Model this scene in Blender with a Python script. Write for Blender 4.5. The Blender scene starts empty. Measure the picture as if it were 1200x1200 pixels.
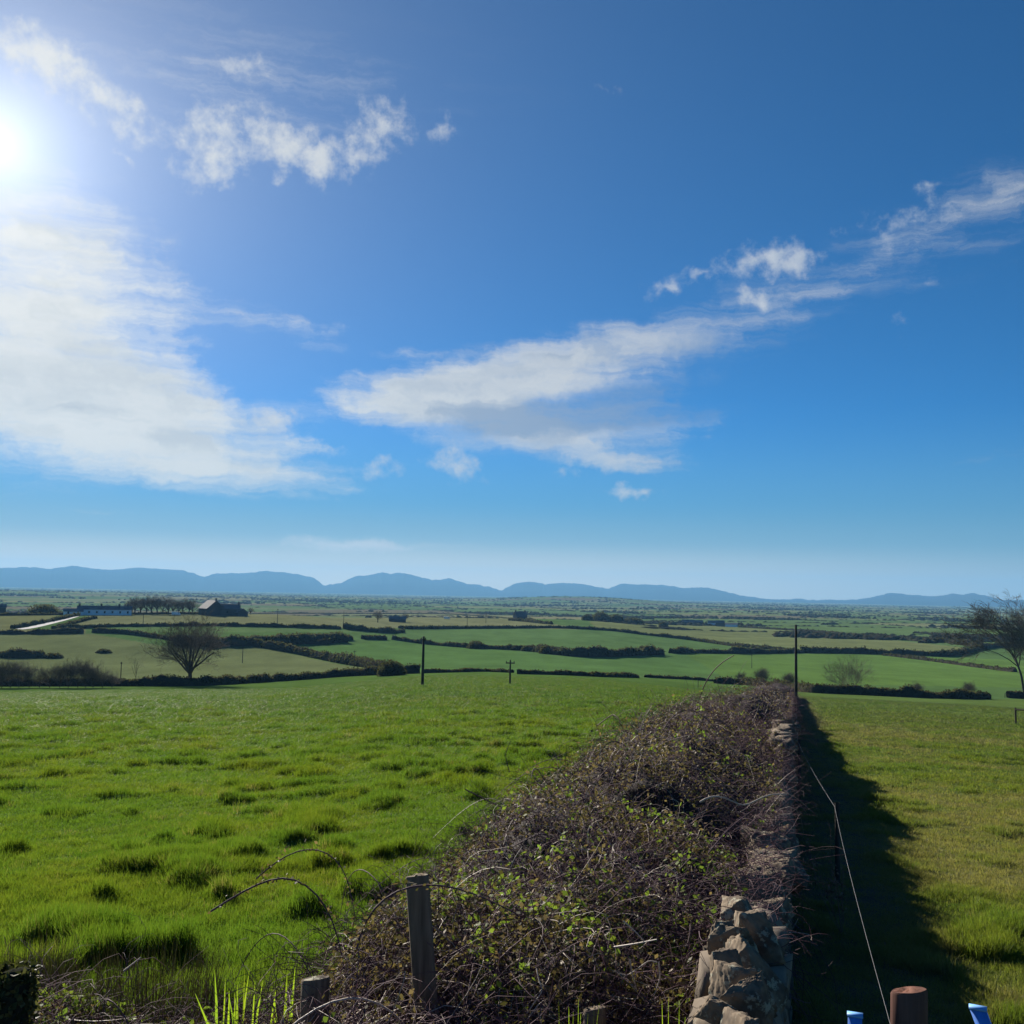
import bpy, math, random
import numpy as np
from mathutils import Matrix, Vector

S = bpy.context.scene
C = S.collection

# ------------------------------------------------------------------ camera
PITCH = math.radians(4.66)
ROLL = math.radians(1.15)
F = 1178.0                      # focal length in photograph pixels (1200 px wide frame)
CAMZ = 2.35
cam = bpy.data.cameras.new('camera')
cam_ob = bpy.data.objects.new('camera', cam)
C.objects.link(cam_ob)
cam.sensor_width = 36
cam.lens = 36 * F / 1200
cam.clip_start = 0.05
cam.clip_end = 80000
CM = Matrix.Rotation(math.pi / 2 + PITCH, 4, 'X') @ Matrix.Rotation(ROLL, 4, 'Z')
cam_ob.matrix_world = Matrix.Translation((0, 0, CAMZ)) @ CM
S.camera = cam_ob
CR = np.array(CM.to_3x3())


def ray(x, y):
    v = CR @ np.array([(x - 600) / F, (600 - y) / F, -1.0])
    return v / np.linalg.norm(v)


def azel(x, y):
    v = ray(x, y)
    return math.degrees(math.atan2(v[0], v[1])), math.degrees(math.asin(v[2]))


def project(P):
    """world points (n,3) -> photograph pixels"""
    q = (np.asarray(P, float) - np.array([0, 0, CAMZ])) @ CR
    d = np.where(-q[:, 2] > 1e-3, -q[:, 2], 1e-3)
    return 600 + F * q[:, 0] / d, 600 - F * q[:, 1] / d, -q[:, 2]


# ------------------------------------------------------------------ sun + sky
SUN = ray(-8, 168)
SUN_AZ, SUN_EL = math.atan2(SUN[0], SUN[1]), math.asin(SUN[2])
sl = bpy.data.lights.new('sun', 'SUN')
sl.energy = 5.0
sl.angle = math.radians(0.53)
sl.color = (1.0, 0.93, 0.82)
so = bpy.data.objects.new('sun', sl)
C.objects.link(so)
so.location = (-40, 80, 60)
so.rotation_euler = Vector(SUN).to_track_quat('Z', 'Y').to_euler()
S.view_settings.view_transform = 'Standard'
S.view_settings.look = 'None'
S.view_settings.exposure = 1.0
S.view_settings.gamma = 1.0
S.cycles.max_bounces = 8
S.cycles.diffuse_bounces = 3
S.cycles.transmission_bounces = 4
S.cycles.transparent_max_bounces = 8
S.cycles.volume_bounces = 0
S.cycles.use_denoising = True

W = bpy.data.worlds.new('World')
S.world = W
W.use_nodes = True
nt = W.node_tree
bg = nt.nodes['Background']
bg.inputs[1].default_value = 0.05


class G:
    """tiny node-tree builder"""
    def __init__(s, tree):
        s.t = tree

    def n(s, typ, ins=None, **kw):
        nd = s.t.nodes.new(typ)
        for k, v in kw.items():
            setattr(nd, k, v)
        for k, v in (ins or {}).items():
            s.put(nd.inputs[k], v)
        return nd

    def put(s, sock, v):
        if hasattr(v, 'links'):
            s.t.links.new(v, sock)
        else:
            sock.default_value = v

    def m(s, op, a, b=0.0, c=0.0, clamp=False):
        nd = s.t.nodes.new('ShaderNodeMath')
        nd.operation = op
        nd.use_clamp = clamp
        for i, v in enumerate((a, b, c)):
            s.put(nd.inputs[i], v)
        return nd.outputs[0]

    def vm(s, op, a, b=(0, 0, 0)):
        nd = s.t.nodes.new('ShaderNodeVectorMath')
        nd.operation = op
        s.put(nd.inputs[0], a)
        s.put(nd.inputs[1], b)
        return nd.outputs['Value'] if op in ('DOT_PRODUCT', 'LENGTH', 'DISTANCE') else nd.outputs[0]

    def mix(s, f, a, b, mode='MIX'):
        nd = s.t.nodes.new('ShaderNodeMix')
        nd.data_type = 'RGBA'
        nd.blend_type = mode
        s.put(nd.inputs['Factor'], f)
        s.put(nd.inputs['A'], a)
        s.put(nd.inputs['B'], b)
        return [o for o in nd.outputs if o.type == 'RGBA'][0]

    def ss(s, x, lo, hi, a=0.0, b=1.0):
        nd = s.t.nodes.new('ShaderNodeMapRange')
        nd.interpolation_type = 'SMOOTHSTEP'
        s.put(nd.inputs[0], x)
        for i, v in enumerate((lo, hi, a, b)):
            s.put(nd.inputs[i + 1], v)
        return nd.outputs[0]

    def noise(s, vec, scale, detail=6.0, rough=0.6, dist=0.0):
        nd = s.n('ShaderNodeTexNoise', {'Scale': scale, 'Detail': detail, 'Roughness': rough, 'Distortion': dist})
        s.put(nd.inputs['Vector'], vec)
        return nd.outputs['Fac']

    def map(s, vec, scale=(1, 1, 1), loc=(0, 0, 0), rot=(0, 0, 0), typ='POINT'):
        nd = s.n('ShaderNodeMapping', {'Scale': scale, 'Rotation': rot}, vector_type=typ)
        nd.inputs['Location'].default_value = loc
        s.put(nd.inputs['Vector'], vec)
        return nd.outputs[0]


g = G(nt)
DIR = g.n('ShaderNodeTexCoord').outputs['Generated']
sep = g.n('ShaderNodeSeparateXYZ', {0: DIR})
AZ = g.m('DEGREES', g.m('ARCTAN2', sep.outputs[0], sep.outputs[1]))
EL = g.m('DEGREES', g.m('ARCSINE', sep.outputs[2]))
AE = g.n('ShaderNodeCombineXYZ', {0: AZ, 1: EL, 2: 0.0}).outputs[0]

sky = g.n('ShaderNodeTexSky', sky_type='NISHITA', sun_disc=False, sun_elevation=SUN_EL, sun_rotation=SUN_AZ,
          air_density=0.6, dust_density=0.0, ozone_density=6.0)
col = g.mix(1.0, sky.outputs[0], (0.10, 0.73, 0.92, 1), 'MULTIPLY')
theta = g.m('DEGREES', g.m('ARCCOSINE', g.m('MINIMUM', g.vm('DOT_PRODUCT', DIR, tuple(SUN)), 0.99999)))
# circumsolar aureole (thin high haze round the sun)
def expo(k, a):
    return g.m('MULTIPLY', g.m('EXPONENT', g.m('DIVIDE', theta, -k)), a)
aur = g.m('ADD', expo(3.2, 6.2), expo(11.0, 3.1))
aur = g.m('ADD', aur, expo(24.0, 0.32))
glow = g.mix(1.0, (1.0, 0.98, 0.93, 1), aur, 'MULTIPLY')
col = g.mix(1.0, col, glow, 'ADD')
# pale band low over the horizon
col = g.mix(g.m('MULTIPLY', g.ss(EL, 11.0, 1.0), 0.85), col, (1.25, 3.0, 3.9, 1))
daz = g.m('ABSOLUTE', g.m('SUBTRACT', AZ, math.degrees(SUN_AZ)))
hz = g.m('MULTIPLY', g.ss(EL, 5.5, 0.2), g.ss(daz, 70.0, 20.0, 0.25, 0.95))
col = g.mix(hz, col, (4.2, 5.3, 5.4, 1))
col = g.mix(g.m('MULTIPLY', g.ss(EL, 3.2, 0.4), g.ss(daz, 70.0, 20.0, 0.22, 0.95)), col, (10.0, 8.6, 6.0, 1))

# clouds: lobes placed by azimuth / elevation, broken up by fractal noise
WN = g.n('ShaderNodeTexNoise', {'Scale': 0.55, 'Detail': 5.0, 'Roughness': 0.6})
g.put(WN.inputs['Vector'], AE)
warp = g.vm('SCALE', g.vm('SUBTRACT', WN.outputs['Color'], (0.5, 0.5, 0.5)))
warp.node.inputs['Scale'].default_value = 2.0
AEw = g.vm('ADD', AE, warp)
WS = g.vm('SCALE', g.vm('SUBTRACT', WN.outputs['Color'], (0.5, 0.5, 0.5)))
WS.node.inputs['Scale'].default_value = 3.0
AEs = g.vm('ADD', AE, g.vm('MULTIPLY', WS, (2.2, 0.35, 0)))


def lobes(vec, L):
    tot = None
    for (x, y, rx, ry, rot, amp) in L:
        a, e = azel(x, y)
        k = 57.3 / F
        d = max(0.2, math.cos(math.radians(e)))
        mp = g.map(vec, (rx * k, ry * k, 1.0), (a, e, 0), (0, 0, math.radians(rot)), 'TEXTURE')
        gr = g.n('ShaderNodeTexGradient', gradient_type='SPHERICAL')
        g.put(gr.inputs[0], mp)
        tot = g.m('MULTIPLY', gr.outputs['Fac'], amp) if tot is None else g.m('MULTIPLY_ADD', gr.outputs['Fac'], amp, tot)
    return tot


PUFF = [(232, 178, 62, 52, 0, .8), (258, 150, 60, 46, -10, .6), (262, 200, 40, 30, 0, .5), (305, 162, 70, 38, -22, .7), (370, 186, 80, 44, -8, .9),
        (350, 170, 60, 34, -30, .6), (448, 148, 52, 50, 0, 1.1), (410, 178, 48, 30, 15, .55), (285, 78, 56, 30, 15, .75),
        (520, 148, 20, 32, -25, .75), (55, 72, 110, 30, -14, .95), (30, 52, 80, 30, 0, .7), (118, 118, 84, 30, -22, .7),
        (150, 148, 34, 26, 0, .7), (45, 100, 44, 22, -12, .6), (143, 181, 26, 8, -25, .7),
        (897, 306, 76, 28, 5, 1.05), (930, 306, 44, 24, 0, .6), (785, 336, 46, 18, 12, 1.0), (825, 320, 22, 8, 5, .7), (892, 349, 40, 18, -8, 1.0), (880, 345, 22, 14, 0, .5),
        (1070, 250, 66, 24, 3, .75), (1050, 286, 24, 14, 0, .5), (1057, 379, 20, 22, 20, .55), (712, 102, 24, 8, -15, .6), (1085, 218, 26, 8, 0, .5),
        (323, 492, 46, 18, 4, 1.1), (443, 548, 36, 22, 0, 1.0), (745, 577, 46, 10, -3, 1.1), (532, 540, 52, 30, -20, 1.15), (985, 270, 26, 8, 10, .45),
        (665, 548, 30, 16, 0, .5), (645, 122, 22, 8, 0, .35), (1100, 330, 40, 8, -8, .35)]
SHEET = [(470, 466, 150, 40, 5, 1.2), (560, 446, 190, 50, 10, 1.25), (660, 420, 190, 44, 12, 1.0), (750, 402, 150, 40, 8, .7), (620, 462, 230, 40, 6, .7),
         (590, 506, 150, 40, -4, .75), (560, 490, 160, 46, 0, .6), (690, 518, 150, 34, -10, 1.1), (640, 512, 90, 28, 0, .6), (765, 493, 100, 26, -5, 1.0), (735, 544, 78, 20, -8, .8), (700, 480, 200, 60, 0, .55), (850, 390, 150, 60, 12, .5),
         (30, 465, 240, 115, 0, 1.5), (170, 486, 210, 66, -3, 1.25), (240, 480, 90, 36, -12, .6), (50, 370, 190, 170, 0, 1.25), (200, 515, 170, 18, -2, .75), (110, 330, 150, 90, -30, .5), (20, 280, 110, 110, 0, .6),
         (265, 552, 200, 34, -2, 1.7), (350, 522, 70, 12, -5, 1.0), (270, 366, 150, 30, -6, .48), (370, 393, 60, 20, -20, .5), (468, 415, 60, 12, 2, .7),
         (400, 639, 90, 14, 1, 1.5), (480, 640, 130, 6, 0, .6), (120, 600, 80, 7, 0, .35), (1165, 534, 60, 8, 8, .4),
         (1130, 238, 150, 40, 14, .42), (1090, 300, 280, 60, 12, .36), (1180, 218, 90, 40, 10, .3), (930, 335, 130, 50, 14, .22), (1010, 318, 80, 18, 20, .2), (450, 100, 300, 120, 0, .22), (330, 120, 160, 100, 0, .2), (120, 60, 260, 160, -20, .3)]
SHADE = [(700, 484, 210, 36, 2, 1.5), (560, 500, 120, 34, -8, .8), (820, 455, 120, 50, 0, .8), (640, 418, 90, 14, 10, .5), (90, 480, 120, 24, 0, .8), (840, 400, 120, 40, 0, .5)]
fP = lobes(AEw, PUFF)
fS = lobes(AEs, SHEET)
fD = lobes(AEs, SHADE)
nP = g.noise(AE, 0.9, 9.0, 0.62)
nP2 = g.noise(g.vm('ADD', AE, (0.12, -0.18, 0.0)), 0.9, 6.0, 0.6)
nS = g.noise(g.map(AEs, (0.15, 1.0, 1.0), (3, 5, 1), (0, 0, math.radians(-6))), 1.25, 9.0, 0.68)
nS2 = g.noise(g.map(AEs, (0.5, 1.2, 1.0), (9, 2, 1)), 0.42, 5.0, 0.55)
aP = g.ss(g.m('MULTIPLY_ADD', g.m('SUBTRACT', nP, 0.5), 2.8, fP), 0.18, 1.55)
aP = g.m('MULTIPLY', aP, g.ss(fP, 0.02, 0.22))
aS = g.ss(g.m('MULTIPLY_ADD', g.m('SUBTRACT', nS, 0.5), 2.3, g.m('POWER', fS, 0.85)), 0.10, 1.75)
aS = g.m('MULTIPLY', aS, g.ss(fS, 0.02, 0.5))
near = g.ss(theta, 40.0, 8.0)
lit = g.mix(near, (6.0, 6.2, 6.3, 1), (8.2, 8.2, 7.7, 1))
shade = g.mix(near, (1.9, 2.9, 4.6, 1), (5.0, 5.4, 5.5, 1))
thick = g.m('MULTIPLY_ADD', nS2, 2.0, g.m('MULTIPLY', fS, 0.12))
dk = g.m('MAXIMUM', g.m('MULTIPLY', g.ss(thick, 1.0, 1.7), 0.55), g.m('MULTIPLY', g.ss(g.m('MULTIPLY_ADD', g.m('SUBTRACT', nS, 0.5), 1.4, fD), 0.15, 0.95), 0.9))
cS = g.mix(dk, lit, shade)
relief = g.m('MULTIPLY_ADD', g.m('SUBTRACT', nP, nP2), 2.2, 0.32, clamp=True)
cP = g.mix(relief, (6.6, 6.8, 7.0, 1), (4.0, 4.8, 5.8, 1))
cP = g.mix(g.m('MULTIPLY', near, 0.6), cP, lit)
col = g.mix(g.m('MULTIPLY', aS, 0.9), col, cS)
col = g.mix(g.m('MULTIPLY', aP, 0.86), col, cP)
col = g.mix(0.35, col, g.mix(1.0, col, glow, 'ADD'))
nt.links.new(col, bg.inputs[0])

W.cycles.sampling_method = 'MANUAL'
W.cycles.sample_map_resolution = 256

# ------------------------------------------------------------------ numeric helpers
rng = np.random.default_rng(11)


def hsh(i, j, seed):
    h = (i.astype(np.int64) * 374761393 + j.astype(np.int64) * 668265263 + seed * 974634777) & 0xFFFFFFFF
    h = ((h ^ (h >> 13)) * 1274126177) & 0xFFFFFFFF
    return ((h ^ (h >> 16)) & 0xFFFFFF) / float(0xFFFFFF)


def vn(x, y, seed=0):
    x = np.asarray(x, float)
    y = np.asarray(y, float)
    i = np.floor(x)
    j = np.floor(y)
    fx = x - i
    fy = y - j
    fx = fx * fx * (3 - 2 * fx)
    fy = fy * fy * (3 - 2 * fy)
    a = hsh(i, j, seed)
    b = hsh(i + 1, j, seed)
    c = hsh(i, j + 1, seed)
    d = hsh(i + 1, j + 1, seed)
    return (a + (b - a) * fx) * (1 - fy) + (c + (d - c) * fx) * fy


def fbm(x, y, seed=0, o=4, gain=0.5):
    t = 0.0
    a = 1.0
    n = 0.0
    for k in range(o):
        t = t + a * vn(np.asarray(x) * 2 ** k + 17.3 * k, np.asarray(y) * 2 ** k - 9.1 * k, seed + k)
        n += a
        a *= gain
    return t / n


def sst(x, a, b):
    t = np.clip((np.asarray(x, float) - a) / (b - a), 0, 1)
    return t * t * (3 - 2 * t)


# depth of the ground below the camera, along three bearings
TR = np.exp(np.linspace(math.log(0.5), math.log(40000), 900))


def prof(tab):
    r = np.array([t[0] for t in tab], float)
    d = np.array([t[1] for t in tab], float)
    y = np.interp(TR, r, d)
    k = np.exp(-np.linspace(-2, 2, 19) ** 2)
    k /= k.sum()
    pad = np.concatenate([np.full(9, y[0]), y, np.full(9, y[-1])])
    return np.convolve(pad, k, 'valid')


PL = prof([(0.5, 2.38), (5, 2.68), (10, 3.05), (20, 3.85), (50, 6.3), (80, 8.7), (110, 11.2), (150, 15.2), (200, 19.6), (300, 25.6), (400, 26.6), (500, 23.2),
           (600, 18.6), (660, 17.2), (760, 19), (1000, 30), (1500, 38), (5000, 38), (40000, 38)])
PM = prof([(0.5, 2.38), (5, 2.65), (10, 3.0), (20, 3.7), (50, 5.8), (100, 9.3), (150, 12.8), (200, 16.4), (260, 20.5), (336, 24.8), (430, 27.5), (520, 28.4),
           (650, 27), (800, 24), (920, 22.6), (1050, 25), (1300, 33), (2000, 38), (40000, 38)])
PR = prof([(0.5, 2.38), (5, 2.65), (10, 3.0), (20, 3.7), (50, 5.8), (105, 9.75), (150, 14), (200, 18.5), (300, 25.3), (400, 29), (500, 31), (650, 32),
           (800, 32.5), (1000, 33), (1300, 33.5), (2000, 35), (4000, 37), (9000, 38), (40000, 38)])
WALL_AZ = math.radians(azel(931, 703)[0])
DW = np.array([math.sin(WALL_AZ), math.cos(WALL_AZ)])
NW = np.array([math.cos(WALL_AZ), -math.sin(WALL_AZ)])


def uv(x, y):
    return x * DW[0] + y * DW[1], x * NW[0] + y * NW[1]


def xy(u, v):
    return np.asarray(u) * DW[0] + np.asarray(v) * NW[0], np.asarray(u) * DW[1] + np.asarray(v) * NW[1]


def gz0(x, y):
    """smooth ground height"""
    x = np.asarray(x, float)
    y = np.asarray(y, float)
    r = np.sqrt(x * x + y * y) + 1e-6
    az = np.degrees(np.arctan2(x, y))
    lr = np.clip((np.log(np.maximum(r, 0.5)) - math.log(0.5)) / (math.log(40000) - math.log(0.5)) * 899, 0, 898.999)
    i = lr.astype(int)
    f = lr - i
    dl, dm, dr = [p[i] * (1 - f) + p[i + 1] * f for p in (PL, PM, PR)]
    a = sst(az, -14, -3)
    b = sst(az, 3, 13)
    d = dl * (1 - a) + dm * a
    d = d * (1 - b) + dr * b
    # low hill on the plain ahead, gentle rolls far out
    d = d - 30 * np.exp(-((az - 4) / 5.0) ** 2 - ((np.log(r) - math.log(5200)) / 0.22) ** 2)
    d = d - 12 * np.exp(-((az + 22) / 12.0) ** 2 - ((np.log(r) - math.log(4500)) / 0.3) ** 2)
    d = d - sst(r, 1200, 2500) * 7 * (fbm(x / 1300, y / 1300, 5, 3) - 0.5)
    d = d - sst(r, 200, 400) * (1 - sst(r, 1200, 2000)) * 2.4 * (fbm(x / 170, y / 170, 8, 2) - 0.5)
    return CAMZ - d


def hummock(x, y):
    u, v = uv(x, y)
    r = np.sqrt(x * x + y * y)
    n = fbm(x * 1.45 + 3, y * 1.45, 21, 2, 0.45)
    m = fbm(x * 0.22, y * 0.22, 31, 2)
    h = np.clip(n - 0.56, 0, 1) * 0.6 * (0.25 + 1.2 * m) * np.where(r < 11, 1.0, 0.72)
    h = np.minimum(h, 0.085)
    side = np.where(v > 0, 0.5, 1.0) * sst(np.abs(v + 1), 1.2, 2.4)
    return (h * side + 0.10 * (fbm(x * 0.35, y * 0.35, 41, 2) - 0.5)) * (1 - sst(r, 70, 160)) * sst(r, 3, 6)


def gz(x, y):
    return gz0(x, y) + hummock(np.asarray(x, float), np.asarray(y, float))


RS = np.exp(np.linspace(math.log(2.0), math.log(18000), 6000))


def hit(px, py, rmin=2.0):
    """first ground point seen at a photograph pixel"""
    d = ray(px, py)
    h = math.hypot(d[0], d[1])
    x = d[0] / h * RS
    y = d[1] / h * RS
    dz = (CAMZ + d[2] / h * RS) - gz0(x, y)
    ok = (dz <= 0) & (RS >= rmin)
    k = int(np.argmax(ok)) if ok.any() else int(np.argmin(np.where((RS > 150) & (RS < 1100), dz / RS, 9)))
    return np.array([x[k], y[k], float(gz0(x[k], y[k]))])


def at(px, r, D=None):
    """point at ground distance r on the bearing of a pixel column near the skyline"""
    d = ray(px, 750)
    h = math.hypot(d[0], d[1])
    x, y = d[0] / h * r, d[1] / h * r
    return np.array([x, y, float(gz0(x, y)) if D is None else CAMZ - D])


def along(px, Y):
    return [hit(x, y) for x, y in zip(px, Y)]


# ------------------------------------------------------------------ mesh helpers
def mesh_np(name, V, F):
    """V (n,3); F list of int arrays (m,3) or (m,4)"""
    me = bpy.data.meshes.new(name)
    V = np.asarray(V, np.float32)
    F = [np.asarray(f, np.int32) for f in F if len(f)]
    me.vertices.add(len(V))
    me.vertices.foreach_set('co', V.ravel())
    nl = sum(f.size for f in F)
    npol = sum(len(f) for f in F)
    me.loops.add(nl)
    me.polygons.add(npol)
    me.loops.foreach_set('vertex_index', np.concatenate([f.ravel() for f in F]))
    cnt = np.concatenate([np.full(len(f), f.shape[1]) for f in F])
    st = np.concatenate([[0], np.cumsum(cnt)[:-1]])
    me.polygons.foreach_set('loop_start', st.astype(np.int32))
    me.polygons.foreach_set('loop_total', cnt.astype(np.int32))
    me.update(calc_edges=True)
    return me


def smooth(me):
    me.polygons.foreach_set('use_smooth', np.ones(len(me.polygons), bool))
    return me


def add(name, me, mat=None, parent=None, loc=None):
    o = bpy.data.objects.new(name, me)
    C.objects.link(o)
    if mat is not None:
        for m in (mat if isinstance(mat, (list, tuple)) else [mat]):
            me.materials.append(m)
    if parent is not None:
        o.parent = parent
    if loc is not None:
        o.location = loc
    return o


def tag(o, label, cat, group=None):
    o['label'] = label
    o['category'] = cat
    if group:
        o['group'] = group
    return o


def thing(name, loc, label, cat, group=None, rz=0.0):
    o = bpy.data.objects.new(name, None)
    C.objects.link(o)
    o.location = tuple(float(c) for c in loc)
    o.rotation_euler = (0, 0, rz)
    o.empty_display_size = 0.2
    return tag(o, label, cat, group)


def frames(T):
    up = np.where(np.abs(T[..., 2:3]) > 0.92, np.array([1.0, 0, 0]), np.array([0, 0, 1.0]))
    a = np.cross(T, up)
    a /= np.linalg.norm(a, axis=-1, keepdims=True) + 1e-9
    return a, np.cross(T, a)


def tubes(P, R, sides=3):
    """P (n,k,3) strands, R (n,k) radii -> V, F"""
    P = np.asarray(P, float)
    n, k, _ = P.shape
    T = np.gradient(P, axis=1)
    T /= np.linalg.norm(T, axis=-1, keepdims=True) + 1e-9
    a, b = frames(T)
    ang = np.arange(sides) * 2 * math.pi / sides
    V = P[:, :, None, :] + R[:, :, None, None] * (a[:, :, None, :] * np.cos(ang)[:, None] + b[:, :, None, :] * np.sin(ang)[:, None])
    idx = np.arange(n * k * sides).reshape(n, k, sides)
    q = np.stack([idx[:, :-1], np.roll(idx[:, :-1], -1, 2), np.roll(idx[:, 1:], -1, 2), idx[:, 1:]], -1).reshape(-1, 4)
    return V.reshape(-1, 3), q


def quads(Cn, size, rng_, aspect=0.55, up=0.0, bend=0.0):
    """random leaf diamonds at centres"""
    n = len(Cn)
    d = rng_.normal(size=(n, 3))
    d[:, 2] *= (1 - up)
    d /= np.linalg.norm(d, axis=1, keepdims=True) + 1e-9
    e = rng_.normal(size=(n, 3))
    e = np.cross(d, e)
    e /= np.linalg.norm(e, axis=1, keepdims=True) + 1e-9
    s = (np.asarray(size) * (0.6 + 0.8 * rng_.random(n)))[:, None]
    V = np.stack([Cn - d * s, Cn + e * s * aspect, Cn + d * s, Cn - e * s * aspect], 1)
    return V.reshape(-1, 3), np.arange(4 * n).reshape(n, 4)


def join(parts):
    Vs, Fs, o = [], [], 0
    for V, F in parts:
        Vs.append(V)
        for f in (F if isinstance(F, list) else [F]):
            Fs.append(np.asarray(f) + o)
        o += len(V)
    return np.concatenate(Vs), Fs


def box(x0, x1, y0, y1, z0, z1):
    V = np.array([(x, y, z) for z in (z0, z1) for y in (y0, y1) for x in (x0, x1)], float)
    F = np.array([(0, 2, 3, 1), (4, 5, 7, 6), (0, 1, 5, 4), (2, 6, 7, 3), (0, 4, 6, 2), (1, 3, 7, 5)])
    return V, F


# ------------------------------------------------------------------ materials
def mat(name, colr, rough=0.9, stretch=None, var=0.35, scale=6.0, trans=0.0, spec=0.15, island=0.0, bump=0.0, colr2=None, coord='Object'):
    m = bpy.data.materials.new(name)
    m.use_nodes = True
    t = m.node_tree
    q = G(t)
    b = t.nodes['Principled BSDF']
    b.inputs['Roughness'].default_value = rough
    b.inputs['Specular IOR Level'].default_value = spec
    tc = q.n('ShaderNodeTexCoord').outputs[coord]
    if stretch:
        tc = q.map(tc, stretch)
    nz = q.noise(tc, scale, 5.0, 0.6)
    f = q.m('MULTIPLY_ADD', q.m('SUBTRACT', nz, 0.5), 2 * var, 1.0)
    base = tuple(colr) + (1,)
    if colr2 is not None:
        ge = q.n('ShaderNodeNewGeometry').outputs['Random Per Island'] if island else q.ss(q.noise(tc, scale * 0.37, 3.0, 0.6), 0.4, 0.6)
        base = q.mix(ge, base, tuple(colr2) + (1,))
    if island:
        ri = q.n('ShaderNodeNewGeometry').outputs['Random Per Island']
        f = q.m('MULTIPLY', f, q.m('MULTIPLY_ADD', ri, 2 * island, 1 - island))
    c = q.mix(1.0, base, f, 'MULTIPLY')
    q.put(b.inputs['Base Color'], c)
    if bump:
        bp = q.n('ShaderNodeBump', {'Strength': bump, 'Height': q.noise(tc, scale * 2.2, 7.0, 0.65)})
        q.put(b.inputs['Normal'], bp.outputs[0])
    if trans:
        tr = q.n('ShaderNodeBsdfTranslucent')
        q.put(tr.inputs['Color'], q.mix(1.0, c, (1.15, 1.25, 0.7, 1), 'MULTIPLY'))
        mx = q.n('ShaderNodeMixShader', {0: trans})
        q.put(mx.inputs[1], b.outputs[0])
        q.put(mx.inputs[2], tr.outputs[0])
        q.put(t.nodes['Material Output'].inputs[0], mx.outputs[0])
    return m


M_HEDGE = mat('hedge_twigs', (0.072, 0.058, 0.038), colr2=(0.046, 0.055, 0.028), var=0.3, scale=0.4, island=0.3, spec=0.02, trans=0.5)
M_HEDGE_CORE = mat('hedge_inside', (0.045, 0.040, 0.030), var=0.3, spec=0.0)
M_BARE = mat('bare_twigs', (0.095, 0.078, 0.060), colr2=(0.13, 0.105, 0.085), var=0.4, scale=0.8, island=0.4)
M_BARK = mat('bark', (0.060, 0.052, 0.042), var=0.5, scale=3.0, bump=0.3)
M_POLE = mat('pole_wood', (0.060, 0.052, 0.045), var=0.3, scale=2.0)

# ------------------------------------------------------------------ ground sheet
az_f = np.arange(-36, 36.001, 0.115)
az_c = np.concatenate([np.arange(-180, -36, 4.0), az_f, np.arange(40, 180, 4.0)])
rad = [1.0]
while rad[-1] < 17600:
    r_ = rad[-1]
    rad.append(r_ * (1.035 if r_ < 4 else 1.0105 if r_ < 40 else 1.013 if r_ < 150 else 1.009 if r_ < 1400 else 1.03))
rad = np.array(rad)
AA, RR = np.meshgrid(np.radians(az_c), rad)
GX, GY = RR * np.sin(AA), RR * np.cos(AA)
GZ = gz(GX, GY)
na, nr = len(az_c), len(rad)
V = np.stack([GX, GY, GZ], -1).reshape(-1, 3)
ii = np.arange(na * nr).reshape(nr, na)
jj = np.roll(ii, -1, 1)
Fq = np.stack([ii[:-1], ii[1:], jj[1:], jj[:-1]], -1).reshape(-1, 4)
V = np.concatenate([V, [[0, 0, float(gz0(0.0, 0.0))]]])
Ft = np.stack([np.full(na, na * nr), ii[0], jj[0]], -1)
ground_me = smooth(mesh_np('ground', V, [Fq, Ft]))


def pip(px, py, poly):
    inside = np.zeros(px.shape, bool)
    n = len(poly)
    for a in range(n):
        x1, y1 = poly[a]
        x2, y2 = poly[(a + 1) % n]
        c = ((y1 > py) != (y2 > py)) & (px < (x2 - x1) * (py - y1) / (y2 - y1 + 1e-12) + x1)
        inside ^= c
    return inside


def cells(x, y, sx, sy, seed):
    """jittered cells: id hash, distance to nearest border"""
    a = 0.35
    X = (x * math.cos(a) + y * math.sin(a)) / sx
    Y = (-x * math.sin(a) + y * math.cos(a)) / sy
    i0, j0 = np.floor(X), np.floor(Y)
    d1 = np.full(X.shape, 9.0)
    d2 = np.full(X.shape, 9.0)
    idh = np.zeros(X.shape)
    for di in (-1, 0, 1):
        for dj in (-1, 0, 1):
            i, j = i0 + di, j0 + dj
            cx = i + 0.5 + 0.7 * (hsh(i, j, seed) - 0.5)
            cy = j + 0.5 + 0.7 * (hsh(i, j, seed + 5) - 0.5)
            d = np.maximum(np.abs(X - cx), np.abs(Y - cy)) * 0.7 + 0.3 * np.hypot(X - cx, Y - cy)
            nw = d < d1
            d2 = np.where(nw, d1, np.minimum(d2, d))
            idh = np.where(nw, hsh(i, j, seed + 9), idh)
            d1 = np.where(nw, d, d1)
    return idh, (d2 - d1) * min(sx, sy)


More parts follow.
